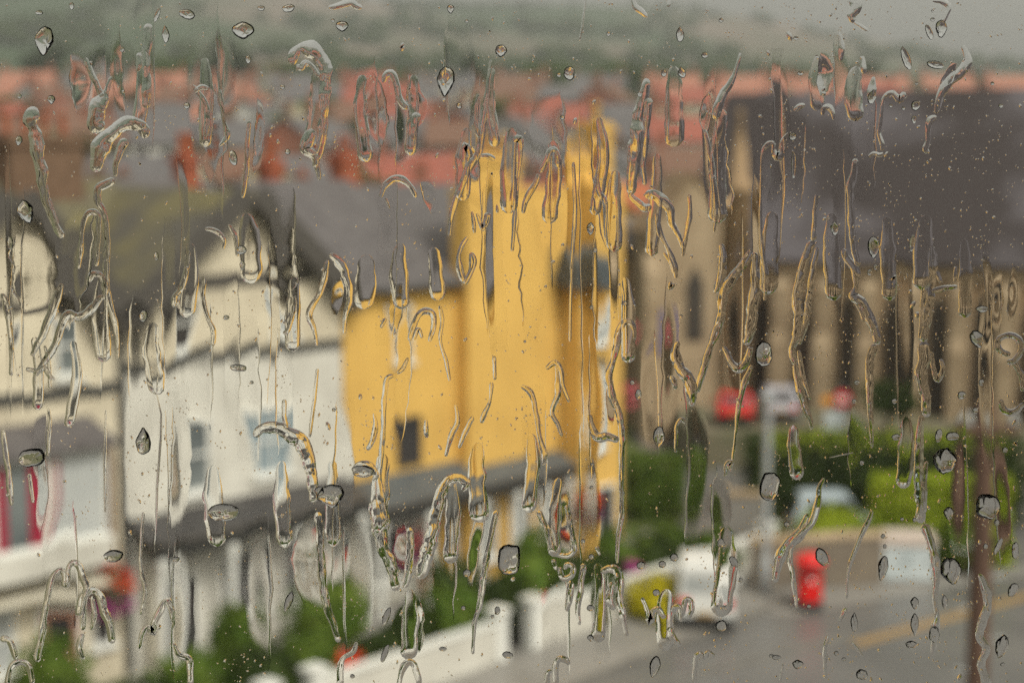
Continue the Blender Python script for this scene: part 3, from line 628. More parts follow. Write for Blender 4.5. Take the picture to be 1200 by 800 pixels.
k = 0
for px,Y,H,R,mi,lab in ((8,98,9.5,4.0,1,'dark tree at the left edge, behind the brown chimney'),(430,150,8,4,0,'green tree amid the red roofs left of the yellow tower'),(475,146,7,3.5,0,'rounded green tree just left of the yellow tower'),
   (60,480,17,9,1,'dark green tree at far left above the salmon roofs'),(120,470,15,9,1,'dark tree above the red roofs, second from the left of its line'),(205,485,14,8,0,'pale green tree above the red roofs, third from the left of its line'),(280,480,17,9,1,'dark tree in the middle left of the treeline above the roofs'),(345,478,14,9,0,'light green tree in the treeline right of the dark one'),
   (480,300,9,5,0,'green tree between far red roofs'),(545,480,15,9,1,'dark tree above the roofs left of centre'),(640,485,13,9,0,'green tree above the roofs near centre'),(730,480,13,9,0,'green tree above the roofs right of centre'),(1000,480,13,9,1,'dark tree just above the church ridge'),
   (755,88,5.5,2.4,1,'dark green tree beside the church porch'),(1045,65.5,2.4,1.6,1,'dark small tree against the church wall'),(690,128,8,3.5,1,'dark tree behind the yellow chimneys'),
   (110,190,9,5,1,'dark tree between the brown house and the cream one in the third row'),(240,190,8,4,1,'dark rounded tree left of the red chimney, among the lower roofs'),(330,240,9,5,0,'green tree over the cream gable, among the middle roofs'),(440,240,9,5,1,'dark tree left of the tower, among the middle roofs'),
   (590,300,10,6,0,'green tree straight above the yellow tower'),(700,240,9,4,1,'dark tree right above the yellow chimneys'),(20,300,10,6,0,'green tree among the red roofs at the left edge'),(160,310,11,6,1,'dark tree among the salmon roofs at left'),(815,240,9,4,1,'dark tree left of the church roof ridge'),(380,310,10,5,0,'pale green tree right of the shepherd crook rivulet')):
    x = (px-600)/1900*Y; m = (LEAF,LEAFD)[mi]
    tree((x,Y,(1.5 if lab.endswith(('porch','wall','pole')) else gz(x,Y)-.2)), H, R, m, lab, 60+k, 'trees', ('t',mi), k*1.3); k += 1
# far woods on the hills: one mass nobody could count
b = MB(); rnd = random.Random(8)
for _ in range(900):
    y = rnd.uniform(540,1900); x = rnd.uniform(-.42,.42)*y
    if noise.noise(Vector((x*.006,y*.004,5))) < .02: continue
    b.blob((x,y,hz(x,y)+3), rnd.uniform(4,9), (1.3,1,.8), 6, 4, .5, rnd)
tag(b.build('woods', LEAFD), 'far off woods and hedgerows scattered over the misty hills', 'woods', kind='stuff')

# ------------------------------------------------------------------ the rainy air
hzm = bpy.data.materials.new("rain haze"); hzm.use_nodes = True; t = hzm.node_tree; t.nodes.clear()
vo = t.nodes.new("ShaderNodeVolumePrincipled"); vo.inputs["Density"].default_value = HAZE; vo.inputs["Color"].default_value = (.93,.95,.95,1); vo.inputs["Anisotropy"].default_value = .2
t.links.new(vo.outputs[0], t.nodes.new("ShaderNodeOutputMaterial").inputs["Volume"])
tag(MB().box((-1750,-20,-3),(1750,2760,345)).build('haze', hzm), 'pale rain haze hanging over the town and the hills', 'haze', kind='stuff')

# ------------------------------------------------------------------ the room behind the window
RW = M_("room wall paint",(.22,.22,.22),.9,(.19,.19,.19),2); RF = M_("room carpet",(.12,.09,.07),.95,(.09,.07,.05),30)
b = MB(); b.box((-2,.42,10.4),(-.62,.70,13.6)).box((.62,.42,10.4),(2,.70,13.6)).box((-.62,.42,10.4),(.62,.70,12.40)).box((-.62,.42,13.47),(.62,.70,13.6))
tag(b.build('window_wall', RW), kind='structure')
b = MB(); b.box((-2.15,-3.6,10.4),(-2.003,.70,13.6)).box((2.003,-3.6,10.4),(2.15,.70,13.6)).box((-2.15,-3.75,10.4),(2.15,-3.603,13.6)); tag(b.build('room_wall', RW), kind='structure')
tag(MB().box((-2.15,-3.75,10.25),(2.15,.70,10.397)).build('room_floor', RF), kind='structure')
tag(MB().box((-2.15,-3.75,13.603),(2.15,.70,13.75)).build('room_ceiling', WHITE), kind='structure')
tag(MB().box((-6,-8,0),(6,.695,10.245)).build('house_wall_below', SLATE), kind='structure')
wf = empty('window_frame', (0,.5,12.40), 0, 'white painted window frame around the rainy pane', 'window frame')
b = MB(); b.box((-.617,-.05,.003),(-.55,.06,1.067)).box((.55,-.05,.003),(.617,.06,1.067)).box((-.547,-.05,.003),(.547,.06,.07)).box((-.547,-.05,1.0),(.547,.06,1.067)); b.build('frame', PAINT, wf)
MB().box((-.617,-.14,-.04),(.617,-.053,.0)).build('sill', PAINT, wf)
gm = bpy.data.materials.new("clear window glass"); gm.use_nodes = True; t = gm.node_tree; t.nodes.clear()
tb = t.nodes.new("ShaderNodeBsdfTransparent"); tb.inputs[0].default_value = (.965,.975,.965,1); t.links.new(tb.outputs[0], t.nodes.new("ShaderNodeOutputMaterial").inputs["Surface"])
gp = MB().box((-.548,.5,12.472),(.548,.504,13.398)).build('window_pane', gm)
tag(gp, 'large clear window pane wet with rain in front of the whole view', 'window pane')

# ------------------------------------------------------------------ rain on the outside of the pane
# Positions on the pane are surveyed in pane units (u to the right, v down; about a quarter of a millimetre each).
Y_OUT = 0.50405
PX = 0.000264
def pane(u, v, off):
    d = ray(u, v); q = EYE + d*(.504/d.y)
    return (q.x, Y_OUT+off, q.z)
WATER = bpy.data.materials.new("rain water"); WATER.use_nodes = True; t = WATER.node_tree; t.nodes.clear()
g_ = t.nodes.new("ShaderNodeBsdfGlass"); g_.inputs["IOR"].default_value = 1.333; g_.inputs["Roughness"].default_value = 0
t.links.new(g_.outputs[0], t.nodes.new("ShaderNodeOutputMaterial").inputs["Surface"])
lift = [0.0]
def nz(a, b, c=0.0): return noise.noise(Vector((a, b, c)))
def catmull(P, n=10):
    out = []
    for i in range(len(P)-1):
        p0 = P[max(i-1,0)]; p1 = P[i]; p2 = P[i+1]; p3 = P[min(i+2,len(P)-1)]
        for k in range(n):
            s = k/n
            out.append(tuple(.5*(2*b+(c-a)*s+(2*a-5*b+4*c-d)*s*s+(3*b-a-3*c+d)*s**3) for a,b,c,d in zip(p0,p1,p2,p3)))
    out.append(tuple(P[-1])); return out
def strand(b, P, W, kind='bead', seed=0, tilt=0.0, hr=None, rag=.22, tv=0.0, rip=.3):
    """water along a centre line: kind 'bead' is a rounded rivulet, 'sheet' a flat film with steep edges and a tilted, rippled face"""
    if not isinstance(W, (list,tuple)): W = [W]*len(P)
    if len(W) < len(P): W = list(W)+[W[-1]]*(len(P)-len(W))
    if kind == 'bead': W = [q*1.22 for q in W]
    C_ = catmull([(p[0],p[1],q) for p,q in zip(P,W)])
    R = [C_[0]]; acc = 0
    step = 2.5 if kind == 'sheet' else 1.6
    S = [0.0]
    for p in C_[1:]:
        dl = sqrt((p[0]-R[-1][0])**2+(p[1]-R[-1][1])**2)
        if dl >= step: R.append(p); S.append(S[-1]+dl)
    if len(R) < 3: R = [C_[0], C_[len(C_)//2], C_[-1]]; S = [0,step,2*step]
    n = len(R); Lt = S[-1]; K = 11 if kind == 'bead' else 17
    hr = hr if hr is not None else (.54 if kind == 'bead' else .10)
    base = .00001 + lift[0]; lift[0] = (lift[0]+.0000017) % .00006
    front = []; back = []
    for i in range(n):
        x,y,wd = R[i]; a = R[max(i-1,0)]; c = R[min(i+1,n-1)]
        dx,dy = c[0]-a[0], c[1]-a[1]; l = sqrt(dx*dx+dy*dy) or 1; nx,ny = -dy/l, dx/l
        if nx < 0 and kind == 'sheet': nx,ny = -nx,-ny
        s = S[i]; cap = max(2.0, wd*.5)
        e0 = min(1, (s+.4)/cap); e1 = min(1, (Lt-s+.4)/cap); k = sqrt(max(0,1-(1-e0)**2))*sqrt(max(0,1-(1-e1)**2))
        if kind == 'sheet': kk = min(1, s/(.49*Lt), (Lt-s)/(.49*Lt)); kk = kk*kk*(3-2*kk); k = .8+.2*min(1, s/(.3*Lt), (Lt-s)/(.3*Lt))
        hl = wd*.5*k*(1+rag*nz(s*.07,seed,1)*1.6+rag*.35*nz(s*.3,seed,2)); hrr = wd*.5*k*(1+rag*nz(s*.07,seed,5)*1.6+rag*.35*nz(s*.3,seed,6))
        hm = (hl+hrr)*.5
        amp = hr*hm*(1+.55*nz(s*.05,seed,9)+.12*nz(s*.25,seed,10))*(.45+.55*min(1,(s+2)/(Lt*.8))**.7) if kind == 'bead' else hr*8*(.35+.65*k)
        for j in range(K):
            e = -1+2*j/(K-1)
            if kind in ('bead','drip'): e = sin(e*pi/2)*.5+e*.5
            else: e = math.copysign(1-(1-abs(e))**2.4, e)
            off = (hl if e < 0 else hrr)*e
            px, py = x+nx*off, y+ny*off
            if kind == 'drip': h = (tilt*s*(1+.25*nz(s*.05,seed,21))+.25)*(1-abs(e)**5)*sqrt(min(1,e1*1.2))*(1+.25*nz(px*.08+seed,py*.02,22)) + .02
            elif kind == 'bead': h = amp*(1-e*e)**.75*(1+.35*e*nz(s*.07,seed,13)+.38*nz(e*1.6+seed,s*.035,17))
            else:
                q = (e+1)/2 if tilt >= 0 else (1-e)/2          # a wedge: nothing at one side, a crisp lip at the other
                edge = 1-max(0,(e if tilt >= 0 else -e))**30
                q = q*q*(3-2*q)*.5+q*.5
                h = edge*kk*q*max(.06, (max(abs(tilt),.012)*hm*2 + .55)*(1+rip*nz(px*.05,py*.014,seed)+.10*nz(px*.13,py*.05,seed+3)+tv*12*nz(py*.02,seed,3)))
            front.append(pane(px, py, base+(max(h,.03) if kind == 'sheet' else h)*PX))
            if j in (0,K-1): back.append(pane(px, py, base))
    b.add(front, [(i*K+j,i*K+j+1,(i+1)*K+j+1,(i+1)*K+j) for i in range(n-1) for j in range(K-1)], True)
    b.add(back, [(2*i,2*i+2,2*i+3,2*i+1) for i in range(n-1)])
def drop(b, u, v, w_, h_, shape='oval', ang=0.0, seed=0, H=None, rag=.06):
    """one standing drop: an outline filled by a domed face, fuller towards its foot"""
    N_, R_ = 36, 9; ca, sa = cos(radians(ang)), sin(radians(ang))
    base = .00001 + lift[0]; lift[0] = (lift[0]+.0000017) % .00006
    H = (H if H is not None else .57)*min(w_,h_)*.5*1.15
    out = []
    for i in range(N_):
        th = 2*pi*i/N_; x, y = cos(th), sin(th)
        if shape == 'shield': x *= (1-.45*max(0,y))*(1-.12*max(0,-y)); y = y if y > 0 else -abs(y)**.8
        elif shape == 'tear': x *= (1-.65*max(0,-y)**1.3)
        elif shape == 'kite': x *= (1-.38*abs(y)**1.8)*(1 if y<0 else .88)
        elif shape == 'block': x = math.copysign(abs(x)**.8,x); y = math.copysign(abs(y)**.85,y)
        k = 1+rag*2*nz(cos(th)*1.3, sin(th)*1.3, seed)+rag*nz(cos(th)*3, sin(th)*3, seed+4)
        out.append((x*k*w_/2, y*k*h_/2))
    vs = []; cy = h_*.10
    def P(x,y,hh): return pane(u+x*ca-y*sa, v+x*sa+y*ca, base+hh*PX)
    vs.append(P(0,cy,H))
    for r in range(1,R_+1):
        rho = sin(r/R_*pi/2)
        for x,y in out:
            f = (1-rho**2)**.6 if r < R_ else 0
            f *= 1+.22*nz(x/w_*2.6,y/h_*2.2,seed+8)+.05*nz(x/w_*6,y/h_*4,seed+9)
            vs.append(P(x*rho, y*rho+cy*(1-rho), H*f))
    fs = [(0,1+i,1+(i+1)%N_) for i in range(N_)]+[(1+(r*N_)+i,1+(r+1)*N_+i,1+(r+1)*N_+(i+1)%N_,1+r*N_+(i+1)%N_) for r in range(R_-1) for i in range(N_)]
    b.add(vs, fs, True)
    b.add([P(x,y,0) for x,y in out], [tuple(range(N_))])
def water(name, label, cat, b, group):
    return tag(b.build(name, WATER), label, cat, group)

# rivulets: label, then strands (points, widths[, kind, tilt])
B_, S_ = 'bead', 'sheet'
RIV = [
("forked rivulet with a hooked foot, above the brown chimney at upper left", [
  ([(100,68),(106,83),(115,103),(120,114)],[4,6,6,6]), ([(131,90),(124,108),(120,116),(112,130),(113,145),(122,153)],[4,6,12,17,17,12]),
  ([(170,162),(166,149),(155,144),(143,147),(131,156),(121,166),(115,180),(112,203)],[8,12,13,13,14,18,16,8]), ([(148,163),(140,176),(136,192),(135,208)],[10,8,6,4])]),
("club headed rivulet left of the hooked one, reaching down to the first gable", [([(42,126),(36,139),(39,149),(42,158),(43,172),(47,195),(54,235),(62,258),(69,276)],[10,16,10,13,14,13,9,7,4])]),
("pale flat streak beside the club headed rivulet, high over the salmon roofs", [([(93,60),(92,80),(94,105),(95,135)],[20,24,24,10],S_,-.12)]),
("thin upright rivulet over the salmon roofs, with wisps at its top", [([(174,28),(172,55),(171,80),(172,105),(171,128)],[8,9,8,9,7]), ([(163,62),(163,75),(160,85)],[5,5,3])]),
("olive flat streak between two rivulets over the far roofs", [([(135,20),(136,60),(138,100),(141,140)],[10,13,15,14],S_,.18)]),
("broad pink flat streak ending in a curled edge above the grey roof", [([(241,95),(247,130),(252,165),(246,190),(243,222)],[24,28,30,18,8],S_,.10), ([(226,100),(232,108),(241,122),(243,140),(241,160)],[3,5,5,6,5]), ([(228,108),(236,102),(245,104)],[4,5,4]),([(258,105),(262,140),(266,160),(256,172)],[3,4,6,3])]),
("slim rivulet left of the red chimney over the far roofs", [([(304,112),(305,140),(303,170),(300,205)],[8,11,12,10],S_,-.25), ([(292,142),(290,170),(289,200),(284,232)],[4,5,5,4])]),
("shepherd's crook rivulet above the yellow house's slate roof", [([(343,76),(344,64),(353,57),(366,59),(377,70),(382,88),(381,108),(379,140),(376,170),(368,196)],[7,10,13,16,14,13,11,10,9,5]), ([(347,77),(353,79),(358,73),(366,78),(374,90)],[5,6,5,5,4])]),
("blob headed strand hanging under the crook rivulet", [([(367,152),(361,163),(357,175),(367,182),(372,196),(374,212)],[7,14,10,8,6,4])]),
("slender crooked rivulet with a rounded top, over the green tree among red roofs", [([(449,97),(452,88),(459,86),(464,96),(467,110),(472,122),(478,128)],[4,6,7,6,6,8,9]), ([(489,132),(486,148),(484,166)],[8,7,4])]),
("wide clear flat streak left of the slender crooked rivulet", [([(431,80),(437,110),(440,140),(440,175)],[10,26,30,22],S_,.12)]),
("clear flat streak right of the slender crooked rivulet", [([(484,85),(486,110),(488,135),(478,160)],[14,20,22,10],S_,-.14)]),
("branching rivulet down the left edge of the yellow tower", [([(575,70),(572,98),(570,118),(566,145),(563,170),(559,184),(549,197),(541,217),(531,246),(526,276)],[3,4,6,7,7,8,8,7,6,4]), ([(560,110),(558,142),(563,162)],[3,5,5]), ([(563,183),(572,183),(580,187)],[4,6,4]), ([(543,190),(545,170),(552,186)],[4,7,5])]),
("yellow flat streak on the tower's left edge", [([(549,170),(552,190),(556,215)],[8,20,10],S_,.2)]),
("arched rivulet on the head of the yellow tower", [([(633,202),(640,188),(646,176),(652,178),(654,196)],[5,6,6,6,5]), ([(632,204),(626,218),(616,235),(613,250)],[5,6,6,3]), ([(602,166),(608,163),(610,180),(607,210),(604,240),(602,270),(600,296)],[4,7,4,3,4,4,3])]),
("two pronged rivulet between the yellow tower and the church", [([(758,92),(755,106),(749,130),(745,165),(741,200),(740,228)],[6,9,10,13,14,8]), ([(761,115),(758,140),(757,165),(754,195),(756,218)],[8,7,6,5,5])]),
("yellow flat streak rising over the right end of the yellow house", [([(701,132),(702,165),(705,205),(712,250),(718,300)],[14,20,23,27,16],S_,-.12), ([(700,204),(702,225),(709,238),(710,280)],[3,5,6,4])]),
("tall clear streak along the yellow house wall, with a hair thin edge", [([(672,190),(674,250),(671,290),(669,340),(668,400)],[3,4,4,3,3])]),
("long clear flat film down the middle of the yellow tower", [([(612,215),(620,270),(624,330),(622,400)],[18,26,28,20],S_,-.02)]),
("rivulet with a pale stone coloured belly over the church's left roof edge", [([(868,62),(862,84),(856,98),(848,110),(842,125),(838,140)],[3,4,7,8,9,8]), ([(848,140),(842,165),(842,195),(848,225),(851,258)],[14,22,26,28,16],S_,.22), ([(838,108),(829,122),(826,140),(830,160)],[12,15,13,6],S_,-.2), ([(826,152),(831,175),(836,205),(838,245)],[4,5,5,4])]),
("short forked rivulet in the sky at the top, right of centre", [([(1003,-6),(1003,8),(998,18),(1000,27)],[12,12,9,4]), ([(1001,26),(1009,31),(1017,36)],[3,4,3])]),
("curled wisp of water at the top edge, right of the forked one", [([(1093,1),(1104,2),(1112,8),(1108,20),(1105,27)],[4,6,5,4,3])]),
("knotted rivulet with a spike, over the right half of the church roof", [([(1128,53),(1134,72),(1126,84),(1113,96),(1105,107),(1100,120),(1097,134)],[4,9,9,9,8,7,5]), ([(1098,137),(1091,140),(1088,150),(1087,165),(1085,175),(1090,179)],[4,7,6,5,6,3]), ([(1118,74),(1112,90),(1100,104)],[8,12,8],S_,.3)]),
("thin hooked rivulet over the middle of the church roof", [([(1060,108),(1055,117),(1046,109),(1038,112),(1034,122),(1032,142),(1030,155),(1034,170),(1033,177)],[5,7,5,4,4,4,4,5,3]), ([(1018,184),(1024,180),(1031,182),(1036,179)],[3,4,5,3])]),
("thin rivulet curled like a crook at the left of the church roof", [([(924,156),(917,165),(916,178),(912,184),(907,178),(906,168),(899,170),(893,182),(892,220),(891,262),(893,295),(898,322),(896,352)],[3,4,6,9,6,4,5,3,3,4,5,5,3])]),
("small crescent of water under the salmon roofs left of the church roof", [([(931,130),(937,125),(944,123)],[4,6,4])]),
("small arched crescent of water near the top of the church roof", [([(964,135),(966,127),(972,126),(976,133),(977,142)],[4,6,6,4,3])]),
("dark upright flat streak breaking the salmon band above the church", [([(968,62),(967,85),(967,112)],[14,18,17],S_,-.3), ([(984,38),(986,55),(985,72)],[4,6,4])]),
("short chain of water beads above the church roof ridge", [([(1011,66),(1012,78),(1013,88)],[4,6,4]), ([(1024,90),(1022,104),(1019,117)],[3,9,4])]),
("long s shaped rivulet left of the mossy roof", [([(134,210),(124,216),(115,222),(115,236),(121,248),(125,270),(125,300),(124,330),(128,355),(136,385),(138,420)],[8,8,8,7,6,5,6,7,7,5,3])]),
("vee of water at the left gable's roof edge", [([(57,232),(62,252),(68,270),(74,278)],[4,6,7,7]), ([(74,276),(66,264),(60,246)],[4,5,3])]),
("big splayed rivulet over the left cream house, hooked like a swan neck", [([(121,346),(115,352),(107,362),(97,370),(88,371),(81,368),(73,376),(68,395),(60,412),(51,425),(42,440)],[5,8,9,9,9,8,8,8,7,6,4]), ([(72,332),(66,350),(57,375),(47,398),(36,418)],[4,9,9,7,4]), ([(96,275),(94,295),(92,315)],[4,5,4]), ([(30,432),(44,435),(52,431),(58,440),(65,446)],[4,5,6,5,3]), ([(52,405),(57,425),(58,455)],[3,4,3])]),
("arch of water over the valley between the two gables", [([(95,290),(96,268),(101,252),(108,248),(115,254),(115,280),(113,312)],[4,5,6,7,6,5,4]), ([(104,330),(108,322),(118,324),(123,340),(119,352)],[5,7,6,6,4])]),
("wide rippled film over the left cream gable", [([(98,240),(88,285),(78,335),(66,390)],[30,46,48,30],S_,.10)]),
("wide rippled film on the first cream house below its beam", [([(32,270),(40,320),(44,370)],[40,56,40],S_,-.06)]),
("short rivulet beside the attic window of the middle gable", [([(221,294),(218,318),(212,338),(205,348),(203,360)],[4,6,6,6,4]), ([(206,350),(211,362)],[6,3])]),
("two thin rivulets right of the attic window", [([(239,324),(238,350),(244,374),(250,388),(249,406)],[4,5,4,6,3]), ([(240,268),(252,270),(262,280),(262,292)],[3,5,4,3]), ([(268,263),(276,278),(278,302)],[3,5,3])]),
("upright streak at the far left edge on the cream wall", [([(2,344),(7,358),(10,374),(13,402),(13,440)],[5,7,6,5,4])]),
("horn shaped rivulet at the corner of cream and yellow houses", [([(386,298),(394,304),(404,320),(409,336),(409,352),(405,370),(403,392)],[4,8,9,8,7,5,3]), ([(384,305),(380,325),(374,345),(366,358),(362,370),(368,386),(371,405)],[4,7,6,7,7,5,3]), ([(395,325),(396,345),(392,370)],[10,16,8],S_,.2)]),
("tall flat film over the right slope of the middle gable", [([(328,262),(330,300),(328,350),(328,392)],[28,38,38,24],S_,.10), ([(345,348),(344,365),(338,385),(331,392)],[3,4,5,4])]),
("rainbow arch of water on the slate roof of the yellow house", [([(446,231),(451,218),(460,210),(472,211),(482,220),(488,232)],[4,6,7,7,6,4]), ([(452,232),(457,245)],[3,2])]),
("flat film beside the rainbow arch", [([(498,212),(503,230),(508,250)],[14,18,8],S_,-.12)]),
("closed loop of water at the left of the yellow tower", [([(548,278),(541,288),(537,303),(540,320),(545,332)],[3,4,5,7,6]), ([(552,296),(554,308),(550,322),(545,333)],[5,7,6,5])]),
("group of short tails of water on the yellow tower", [([(553,248),(555,260),(556,274)],[2,4,3]), ([(559,250),(566,268),(573,248)],[3,5,8]), ([(582,240),(583,250)],[2,3])]),
("narrow pale streak over the small upper window of the yellow house", [([(465,328),(464,345),(463,370),(459,394)],[16,16,15,12],S_,.06), ([(452,373),(446,384)],[4,3])]),
("small arch of water in the middle of the yellow wall", [([(480,399),(483,386),(491,368),(501,364),(508,370),(507,385),(503,400)],[4,5,6,6,6,5,3]), ([(485,398),(490,385),(495,396)],[3,4,3])]),
("hair thin rivulet at the step between the yellow walls", [([(515,358),(518,375),(516,400),(523,425),(527,446)],[3,4,3,4,3]), ([(534,474),(536,495),(528,512),(522,536)],[3,5,5,3])]),
("broken thin rivulets low on the yellow tower", [([(579,417),(580,445)],[4,3]), ([(576,448),(574,470),(567,486),(564,497)],[4,3,5,3]), ([(554,488),(546,505),(537,526)],[4,5,3])]),
("long white rivulet down the yellow wall", [([(478,419),(472,432),(464,438)],[3,4,3]), ([(461,440),(453,445),(450,470),(449,500),(447,530),(444,560),(446,580),(455,620)],[4,5,5,5,5,6,8,4])]),
("dark comma of water beside the long white rivulet", [([(438,484),(440,498),(437,515),(430,528)],[2,5,6,4]), ([(499,492),(499,504),(501,514)],[3,5,3])]),
("curled rivulet with a golden foot on the grey verandah roof", [([(414,553),(422,546),(432,546),(440,556),(437,563)],[6,9,9,7,4])]),
("long hooked rivulet with a golden foot, falling from the grey verandah roof", [([(542,575),(546,566),(538,560),(526,563),(517,578),(512,600),(506,625),(500,650),(492,678)],[5,8,9,10,11,12,14,15,9])]),
("broad trident of water over the white porch", [([(440,585),(443,615),(449,642),(459,664),(464,692)],[12,15,14,12,7]), ([(480,618),(481,640),(479,665),(475,690)],[6,9,9,6]), ([(470,612),(470,640),(470,672)],[10,20,12],S_,.08)]),
("square green film over the garden bushes under the trident", [([(478,698),(479,730),(479,768)],[32,38,36],S_,.05), ([(468,803),(471,786),(478,776),(486,780),(492,803)],[5,6,7,7,6])]),
("thread of water with a curled top on the right of the yellow tower", [([(611,452),(620,458),(625,468),(629,488),(632,510),(638,532),(637,546)],[4,6,5,5,4,6,4])]),
("tall arch of water at the yellow recess", [([(640,432),(650,425),(657,433),(660,452),(668,472)],[4,5,5,4,3]), ([(652,428),(654,458),(647,482),(653,496),(659,512)],[3,6,4,4,3])]),
("long golden rivulet down the right edge of the yellow house", [([(744,398),(743,384),(735,377),(726,384),(723,402),(718,425),(713,440),(717,463),(726,488),(729,515),(728,560),(729,600),(725,625),(723,660)],[3,5,6,7,7,6,7,7,7,6,5,5,5,3]), ([(690,486),(694,500),(700,512),(713,512),(725,516)],[5,6,8,9,6]), ([(716,445),(716,470),(716,498)],[8,12,8],S_,.2)]),
("thick hooked rivulet in front of the stone porch", [([(737,226),(746,236),(756,244),(764,240)],[4,7,8,6]), ([(756,230),(766,228),(776,235),(784,246),(788,263),(796,278),(801,292)],[8,10,11,9,7,5,4]), ([(769,250),(773,272),(783,292),(790,312),(792,326)],[4,6,5,6,3])]),
("thin pair of strands under the stone porch gable", [([(808,228),(808,255),(803,280),(800,300)],[4,5,5,3]), ([(786,330),(785,338),(791,332)],[4,5,3]), ([(778,296),(786,308),(789,320)],[3,4,3])]),
("tall forked rivulet at the church's left corner", [([(880,294),(871,310),(858,326),(848,345),(845,372),(838,392),(829,415),(822,440),(817,460)],[5,9,9,10,9,8,8,8,4]), ([(884,296),(885,325),(882,360),(878,390),(873,405)],[6,9,11,10,6]), ([(848,406),(857,424),(866,432),(874,424),(880,405)],[5,7,9,8,6]), ([(881,428),(873,448),(866,475),(862,510),(858,545)],[5,6,5,3,3])]),
("dark toothed streak right of the stone porch", [([(845,286),(847,300),(845,322),(838,345)],[6,8,9,5]), ([(836,205),(839,240),(837,272)],[4,5,3])]),
("hooked rivulet over the green bank left of the red car", [([(795,400),(791,414),(796,430),(806,444),(811,458),(810,476)],[5,9,11,12,11,5]), ([(786,440),(790,448),(792,456)],[4,6,3])]),
("small candy cane of water over the corner hedge", [([(792,530),(792,512),(793,498),(799,491),(804,497)],[4,4,4,5,3])]),
("pale flat film over the grey wall left of the lamp post", [([(850,535),(846,580),(846,640),(846,690)],[18,26,24,20],S_,-.08), ([(850,558),(851,545),(857,541),(856,552)],[3,5,5,3])]),
("long many stranded rivulet on the church wall, left of the other two", [([(957,228),(955,255),(953,282)],[4,5,6]), ([(953,282),(945,300),(938,325),(934,347),(936,370),(933,395),(928,410),(932,428)],[8,9,9,10,10,9,7,7]), ([(958,290),(952,320),(948,350),(944,380),(936,405)],[4,6,7,6,4]), ([(932,425),(936,450),(943,475),(949,490),(951,503)],[7,8,7,5,3]), ([(936,410),(941,440),(950,468)],[4,5,3])]),
("long wandering rivulet down the middle of the church wall", [([(1003,186),(997,222),(998,258),(1001,292),(1006,312)],[5,8,7,6,6]), ([(988,292),(994,305),(1003,318),(1003,335),(1000,347),(1010,354),(1018,370),(1026,390),(1028,404)],[6,7,8,6,9,9,9,8,7]), ([(1027,404),(1021,414),(1019,440),(1020,480),(1022,524)],[7,8,8,6,3]), ([(1000,350),(1008,362),(1013,378)],[4,5,3])]),
("thick braided rivulet on the church wall, right of the other two", [([(1092,288),(1094,306),(1092,330),(1090,352),(1086,380),(1082,402)],[4,8,8,9,8,7]), ([(1085,318),(1083,345),(1081,375),(1079,400)],[4,6,6,5]), ([(1082,400),(1083,415),(1080,442),(1085,465),(1086,490)],[10,12,12,10,8]), ([(1092,342),(1105,338),(1122,336)],[5,6,4]), ([(1098,318),(1103,332)],[4,4]), ([(1120,312),(1119,330)],[3,4]), ([(1092,412),(1094,432),(1099,446),(1105,432),(1102,420)],[4,5,5,5,3])]),
("long green tinted rivulet over the big lime shrub", [([(1080,486),(1077,520),(1077,560),(1079,590),(1079,614)],[6,9,10,10,8]), ([(1086,540),(1083,570),(1084,600)],[4,6,4])]),
("dark rivulet in front of the grey cabinet, tailing onto the road", [([(1083,614),(1089,632),(1095,654),(1097,680),(1095,700),(1098,720),(1096,738),(1093,768)],[8,9,9,8,5,5,8,3])]),
("ring of water with a tail at the right edge before the church wall", [([(1184,416),(1172,410),(1170,398),(1182,392),(1195,398),(1196,411),(1189,422),(1180,424)],[5,6,6,6,6,6,6,5]), ([(1186,422),(1196,438),(1199,460)],[6,6,5]), ([(1172,468),(1177,481),(1189,483),(1200,472)],[5,7,7,5])]),
("row of faint upright streaks near the top right of the church wall", [([(1170,316),(1168,345),(1167,390)],[10,15,12],S_,.15), ([(1190,312),(1187,340),(1186,380)],[8,12,10],S_,-.15)]),
("twisting rivulet above the red pillar box", [([(1000,530),(972,536)],[1,1]), ([(966,560),(960,573),(958,592),(951,612),(943,622),(935,630),(928,640),(926,655),(930,680),(934,712)],[3,5,7,7,7,8,6,5,5,3]), ([(947,602),(938,622),(922,637),(913,655),(908,682)],[6,8,9,10,6])]),
("thin rivulet left of the grey cabinet, ending in a red fleck", [([(1022,598),(1016,614),(1008,630),(1002,646),(996,662),(993,680),(992,702)],[3,5,5,5,4,3,3]), ([(992,712),(988,720),(984,728)],[4,5,3])]),
("writhing rivulet in front of the brown pole", [([(1148,672),(1155,690),(1158,708),(1152,726),(1148,745),(1156,760),(1150,776),(1153,790),(1158,806)],[5,9,8,9,8,8,8,9,9])]),
("pair of faint threads on the dark wet road", [([(970,745),(967,765),(968,795)],[4,5,3]), ([(918,777),(914,800)],[2,3]), ([(998,752),(1005,760),(1012,770)],[2,3,2])]),
("hooped rivulet shaped like a shepherd's crook before the cream house's garden", [([(43,775),(50,735),(57,692),(63,674),(71,667),(76,674),(77,688)],[7,7,6,6,6,7,8]), ([(79,688),(80,667),(85,659),(92,663),(98,678),(101,692),(94,706),(92,721)],[5,5,6,7,7,7,7,8])]),
("bottle shaped outline of water over the leafy garden at lower left", [([(97,738),(98,706),(103,694),(111,692),(118,700),(122,716),(128,730),(132,755)],[6,6,7,7,8,9,9,7]), ([(108,698),(110,720),(107,738)],[4,5,4]), ([(97,742),(93,758),(98,772)],[5,6,4])]),
("looped rivulet in the bottom left corner", [([(0,748),(10,750),(16,762),(18,773)],[6,6,7,5]), ([(8,804),(12,783),(22,775),(33,780),(38,804)],[5,6,6,6,5])]),
